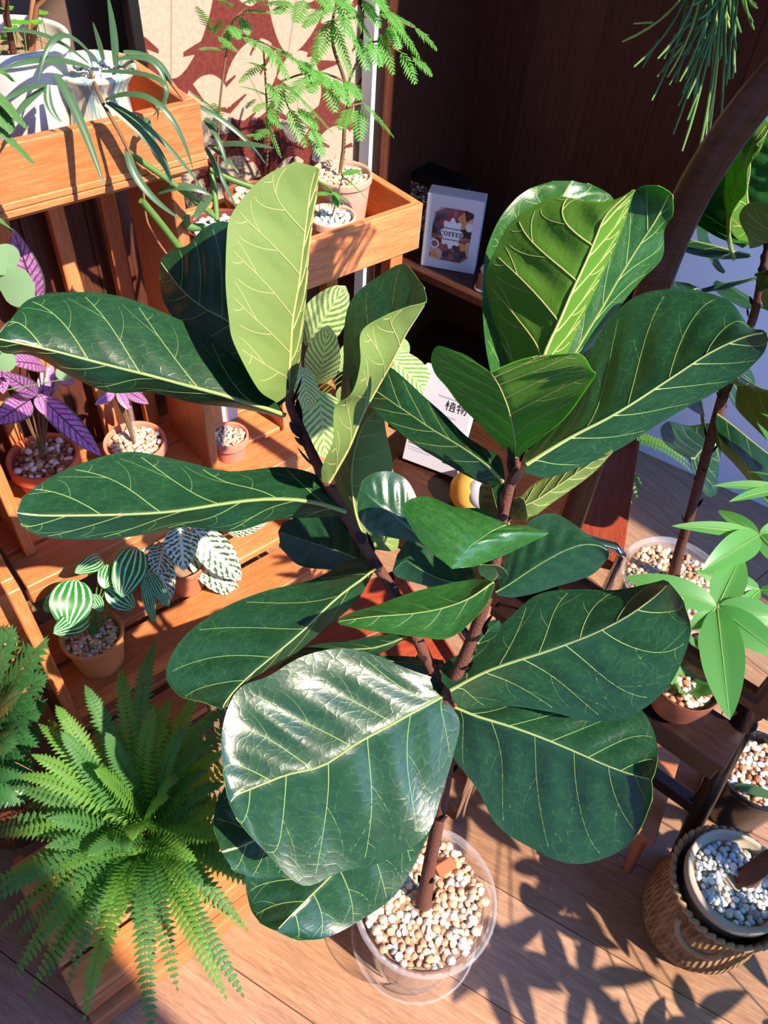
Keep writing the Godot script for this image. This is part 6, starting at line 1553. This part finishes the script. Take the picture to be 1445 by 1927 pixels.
const SEEDL := [
	[-0.3068,1.0683,-1.2467,-0.3153,1.1079,-1.2113],
	[-0.3017,1.0675,-1.235,-0.2864,1.0907,-1.2219],
	[-0.2944,1.0685,-1.2254,-0.2657,1.051,-1.2249],
	[-0.282,1.0731,-1.2699,-0.2892,1.0482,-1.2357],
	[-0.2813,1.0753,-1.2541,-0.2664,1.064,-1.2406],
	[-0.2914,1.0515,-1.2283,-0.3102,1.0637,-1.1833],
	[-0.3069,0.9554,-1.2466,-0.334,1.0033,-1.1939],
	[-0.3028,0.9551,-1.2339,-0.3036,0.9865,-1.2059],
	[-0.2618,1.0947,-1.2559,-0.2185,1.0912,-1.2691],
	[-0.2457,1.0118,-1.3038,-0.2731,1.0014,-1.2508],
	[-0.2386,1.0078,-1.294,-0.2593,1.0313,-1.2473],
	[-0.2649,0.9647,-1.253,-0.2496,0.9839,-1.24],
	[-0.2428,0.9661,-1.3066,-0.2734,0.9963,-1.2505],
	[-0.244,0.9393,-1.289,-0.2192,0.8794,-1.2848],
	[-0.2396,0.9276,-1.2767,-0.2507,0.9248,-1.2389],
	[-0.2704,1.0781,-1.2808,-0.2578,1.0623,-1.2651],
	[-0.2406,0.99,-1.2922,-0.2215,0.9656,-1.2826],
	[-0.2405,0.9664,-1.2759,-0.251,0.9658,-1.2386],
	[-0.3086,0.934,-1.245,-0.3199,0.9638,-1.2071],
	[-0.244,0.9108,-1.289,-0.2653,0.928,-1.2416],
	[-0.2387,0.9496,-1.2775,-0.2153,0.9315,-1.272],
	[-0.282,1.0731,-1.2699,-0.2608,1.0885,-1.2623],
	[-0.2797,1.0979,-1.2556,-0.2846,1.1147,-1.2237]
]
const LOWF := [
	[-0.1225,0.8403,-1.3233,-0.0798,0.791,-1.3495],
	[-0.1211,0.8505,-1.3081,-0.0899,0.8526,-1.3236],
	[-0.1347,0.8312,-1.2789,-0.1594,0.8692,-1.2422],
	[-0.1364,0.8129,-1.3102,-0.1261,0.7944,-1.3062],
	[-0.1378,0.826,-1.2925,-0.1102,0.8049,-1.3046],
	[-0.1362,0.8316,-1.2776,-0.1541,0.8413,-1.2471]
]
const MIMSTEM := [
	[-0.1344,0.8077,-1.4079,0.0042,-0.13,0.8459,-1.412,0.0039,-0.1288,0.8836,-1.4132,0.0037,-0.1243,0.919,-1.4174,0.0034,-0.1311,0.9644,-1.4111,0.0032,-0.1485,1.0176,-1.3948,0.0029,-0.1489,1.0566,-1.3944,0.0026,-0.139,1.0899,-1.4037,0.0024],
	[-0.1243,0.919,-1.4174,0.002,-0.1009,0.919,-1.4393,0.0015],
	[-0.131,0.9616,-1.4111,0.002,-0.175,0.9856,-1.3699,0.0017,-0.2219,0.9827,-1.3261,0.0013],
	[-0.1489,1.0541,-1.3944,0.002,-0.0806,1.0472,-1.4583,0.0017,-0.0233,1.0207,-1.5119,0.0013],
	[-0.1279,0.9493,-1.414,0.002,-0.0931,1.012,-1.4466,0.0017,-0.0385,0.9841,-1.4977,0.0013],
	[-0.175,0.9856,-1.3699,0.002,-0.2302,1.0315,-1.3183,0.0017,-0.2717,1.0569,-1.2795,0.0013],
	[-0.2219,0.9827,-1.3261,0.0016,-0.2128,0.939,-1.3346,0.0013,-0.1809,0.8982,-1.3644,0.0011]
]
const SEEDSTEM := [
	[-0.3149,0.8787,-1.2391,0.002,-0.3069,0.9554,-1.2466,0.0018,-0.2947,1.0224,-1.258,0.0016,-0.282,1.0731,-1.2699,0.0014,-0.2652,1.0889,-1.2856,0.0012],
	[-0.2474,0.8572,-1.3023,0.0022,-0.2436,0.9158,-1.3058,0.0019,-0.2438,0.9984,-1.3056,0.0016,-0.2446,1.0369,-1.3049,0.0014]
]
const RHIP := [
	[0.2783,1.2365,-1.0147,0.2494,1.2129,-0.9594,0.2015,1.1924,-0.9221],
	[0.2619,1.2483,-0.9581,0.2395,1.2191,-0.8965,0.2032,1.1914,-0.8514],
	[0.2633,1.246,-0.9685,0.2489,1.2067,-0.896,0.2261,1.1672,-0.8381],
	[0.2625,1.2543,-0.9325,0.2453,1.2287,-0.875,0.2191,1.2052,-0.8345],
	[0.2899,1.2325,-1.0358,0.2768,1.2059,-0.9771,0.2575,1.1825,-0.9368],
	[0.2834,1.2509,-0.954,0.2687,1.2258,-0.897,0.2475,1.2032,-0.8575],
	[0.3078,1.2342,-1.0344,0.2966,1.2064,-0.9744,0.2812,1.1818,-0.9327],
	[0.3171,1.2379,-1.0211,0.3038,1.2116,-0.9627,0.2854,1.1884,-0.9226],
	[0.2801,1.2443,-0.9813,0.2651,1.2117,-0.9161,0.2423,1.1805,-0.8672],
	[0.2773,1.2548,-0.9351,0.2631,1.2226,-0.8704,0.2423,1.1914,-0.8215],
	[0.2827,1.2499,-0.9579,0.2702,1.2135,-0.8885,0.2519,1.1775,-0.8344],
	[0.2843,1.2551,-0.936,0.2708,1.218,-0.8657,0.2509,1.1808,-0.8104],
	[0.3004,1.2363,-1.0228,0.2865,1.1838,-0.9358,0.2641,1.1291,-0.8613],
	[0.2991,1.2356,-1.0254,0.2913,1.188,-0.9438,0.2805,1.1396,-0.8761],
	[0.2807,1.256,-0.9309,0.2683,1.2039,-0.8443,0.2493,1.1488,-0.7693],
	[0.2833,1.2566,-0.9292,0.2753,1.2027,-0.8407,0.264,1.1457,-0.7636],
	[0.2975,1.2468,-0.9765,0.2923,1.1927,-0.8878,0.286,1.1361,-0.8111],
	[0.2934,1.2493,-0.9643,0.2892,1.2232,-0.9063,0.2872,1.2001,-0.8662],
	[0.3096,1.2505,-0.9645,0.3023,1.23,-0.9125,0.2956,1.2134,-0.8795],
	[0.3119,1.2412,-1.0053,0.3111,1.2169,-0.9491,0.3155,1.1964,-0.9119],
	[0.3296,1.2398,-1.0172,0.3293,1.222,-0.968,0.3356,1.2094,-0.9396],
	[0.289,1.2491,-0.9635,0.2809,1.2345,-0.9179,0.2725,1.2249,-0.8926],
	[0.2867,1.2444,-0.9832,0.2675,1.213,-0.9193,0.2374,1.1831,-0.8719],
	[0.2751,1.2503,-0.9537,0.2602,1.2164,-0.8869,0.2375,1.1832,-0.8359],
	[0.3139,1.2356,-1.0304,0.3121,1.2178,-0.9814,0.3148,1.2055,-0.9531],
	[0.3177,1.238,-1.0213,0.3177,1.219,-0.9709,0.3241,1.2051,-0.941],
	[0.3347,1.2364,-1.0337,0.335,1.2251,-0.9917,0.3427,1.2206,-0.972],
	[0.3311,1.2365,-1.0319,0.3297,1.223,-0.9875,0.3342,1.2158,-0.9649],
	[0.2838,1.2508,-0.9547,0.2687,1.2403,-0.9136,0.2481,1.2353,-0.8933],
	[0.3052,1.2414,-1.0023,0.291,1.223,-0.9526,0.2712,1.2091,-0.9226],
	[0.3056,1.2466,-0.9799,0.2962,1.2255,-0.9273,0.2853,1.2083,-0.8937],
	[0.3064,1.2423,-0.9988,0.3035,1.2124,-0.9365,0.3036,1.185,-0.8919],
	[0.2999,1.2406,-1.0038,0.2963,1.2033,-0.9334,0.2941,1.167,-0.879],
	[0.3065,1.2488,-0.9707,0.3015,1.2148,-0.9039,0.2976,1.1822,-0.8535],
	[0.2891,1.2522,-0.9501,0.2757,1.2234,-0.889,0.2569,1.1965,-0.8448],
	[0.3063,1.2384,-1.0155,0.2984,1.2071,-0.9516,0.2889,1.178,-0.9051],
	[0.3106,1.2408,-1.0068,0.3079,1.1961,-0.9284,0.3069,1.1512,-0.8645],
	[0.3284,1.2363,-1.0322,0.3248,1.2019,-0.9651,0.3233,1.1697,-0.9151],
	[0.304,1.2401,-1.0075,0.2844,1.2202,-0.9561,0.2547,1.2044,-0.924],
	[0.2906,1.2534,-0.9458,0.2765,1.2392,-0.9008,0.2576,1.2298,-0.8756]
]
const FERN := [
	[-0.3044,0.29,-0.3932,-0.4941,0.3,-0.3735],
	[-0.294,0.29,-0.4068,-0.4846,0.24,-0.327],
	[-0.3148,0.29,-0.4168,-0.4872,0.2,-0.2807],
	[-0.3042,0.29,-0.4007,-0.4714,0.18,-0.2678],
	[-0.2941,0.29,-0.3948,-0.4309,0.16,-0.2015],
	[-0.3149,0.29,-0.4124,-0.4019,0.2,-0.2215],
	[-0.304,0.29,-0.4138,-0.3275,0.2,-0.2467],
	[-0.2942,0.29,-0.3958,-0.2314,0.14,-0.2351],
	[-0.315,0.29,-0.3991,-0.1415,0.18,-0.3129],
	[-0.3038,0.29,-0.4162,-0.1461,0.24,-0.3067],
	[-0.2943,0.29,-0.4085,-0.3531,0.45,-0.5685],
	[-0.3151,0.29,-0.3934,-0.3148,0.46,-0.6136],
	[-0.3036,0.29,-0.405,-0.2757,0.44,-0.5336],
	[-0.2945,0.29,-0.4171,-0.3906,0.46,-0.5315],
	[-0.3152,0.29,-0.4024,-0.4194,0.46,-0.4976],
	[-0.3034,0.29,-0.394,-0.4879,0.34,-0.4297],
	[-0.2946,0.29,-0.4109,-0.458,0.4,-0.4216],
	[-0.3153,0.29,-0.4149,-0.1891,0.45,-0.5244],
	[-0.3032,0.29,-0.397,-0.1868,0.42,-0.4746],
	[-0.2947,0.29,-0.3976,-0.1843,0.4,-0.4359],
	[-0.3154,0.29,-0.4154,-0.1687,0.36,-0.3771],
	[-0.303,0.29,-0.4102,-0.1457,0.3,-0.3467],
	[-0.2948,0.29,-0.3938,-0.4505,0.42,-0.4885],
	[-0.3155,0.29,-0.4032,-0.3956,0.47,-0.4566],
	[-0.3028,0.29,-0.4172,-0.3542,0.36,-0.3299],
	[-0.2949,0.29,-0.4042,-0.3409,0.38,-0.3343],
	[-0.3155,0.29,-0.3935,-0.2431,0.44,-0.3955],
	[-0.3026,0.29,-0.4093,-0.2323,0.46,-0.4126],
	[-0.2951,0.29,-0.4159,-0.2731,0.44,-0.339],
	[-0.3156,0.29,-0.3984,-0.2869,0.4,-0.3388],
	[-0.3024,0.29,-0.3963,-0.2364,0.44,-0.5588],
	[-0.2952,0.29,-0.4143,-0.2338,0.48,-0.4726],
	[-0.3157,0.29,-0.4118,-0.2828,0.48,-0.4988],
	[-0.3022,0.29,-0.3944,-0.434,0.3,-0.3323],
	[-0.2953,0.29,-0.4015,-0.3841,0.26,-0.3073],
	[-0.3158,0.29,-0.417,-0.2937,0.2,-0.2897],
	[-0.302,0.29,-0.406,-0.1771,0.24,-0.3304],
	[-0.2955,0.29,-0.3932,-0.2528,0.3,-0.3069],
	[-0.3158,0.29,-0.4076,-0.3328,0.26,-0.2846],
	[-0.3018,0.29,-0.4166,-0.2057,0.42,-0.4438],
	[-0.2956,0.29,-0.3999,-0.1937,0.38,-0.4029],
	[-0.3159,0.29,-0.3952,-0.4075,0.38,-0.3765],
	[-0.3016,0.29,-0.4131,-0.4429,0.42,-0.4439],
	[-0.2957,0.29,-0.4132,-0.3337,0.48,-0.4553],
	[-0.3159,0.29,-0.3953,-0.2085,0.34,-0.3526],
	[-0.3014,0.29,-0.3998,-0.387,0.36,-0.3439],
	[-0.2959,0.29,-0.4165,-0.3352,0.47,-0.4091],
	[-0.316,0.29,-0.4077,-0.1972,0.44,-0.4809],
	[-0.3012,0.29,-0.3933,-0.4622,0.16,-0.2447],
	[-0.296,0.29,-0.4058,-0.3684,0.2,-0.2633]
]
const CREST := [
	[-0.5802,0.3,-0.4707,-0.4899,0.42,-0.6183],
	[-0.5802,0.3,-0.4707,-0.48,0.4,-0.5676],
	[-0.5802,0.3,-0.4707,-0.4761,0.38,-0.5295],
	[-0.5802,0.3,-0.4707,-0.4841,0.34,-0.501],
	[-0.5802,0.3,-0.4707,-0.5332,0.44,-0.6174],
	[-0.5802,0.3,-0.4707,-0.4818,0.45,-0.5709],
	[-0.5802,0.3,-0.4707,-0.4934,0.3,-0.4608],
	[-0.5802,0.3,-0.4707,-0.4866,0.44,-0.5165],
	[-0.5802,0.3,-0.4707,-0.5221,0.46,-0.5648],
	[-0.5802,0.3,-0.4707,-0.4949,0.38,-0.4737],
	[-0.5802,0.3,-0.4707,-0.5673,0.44,-0.6044],
	[-0.5802,0.3,-0.4707,-0.503,0.26,-0.4461]
]
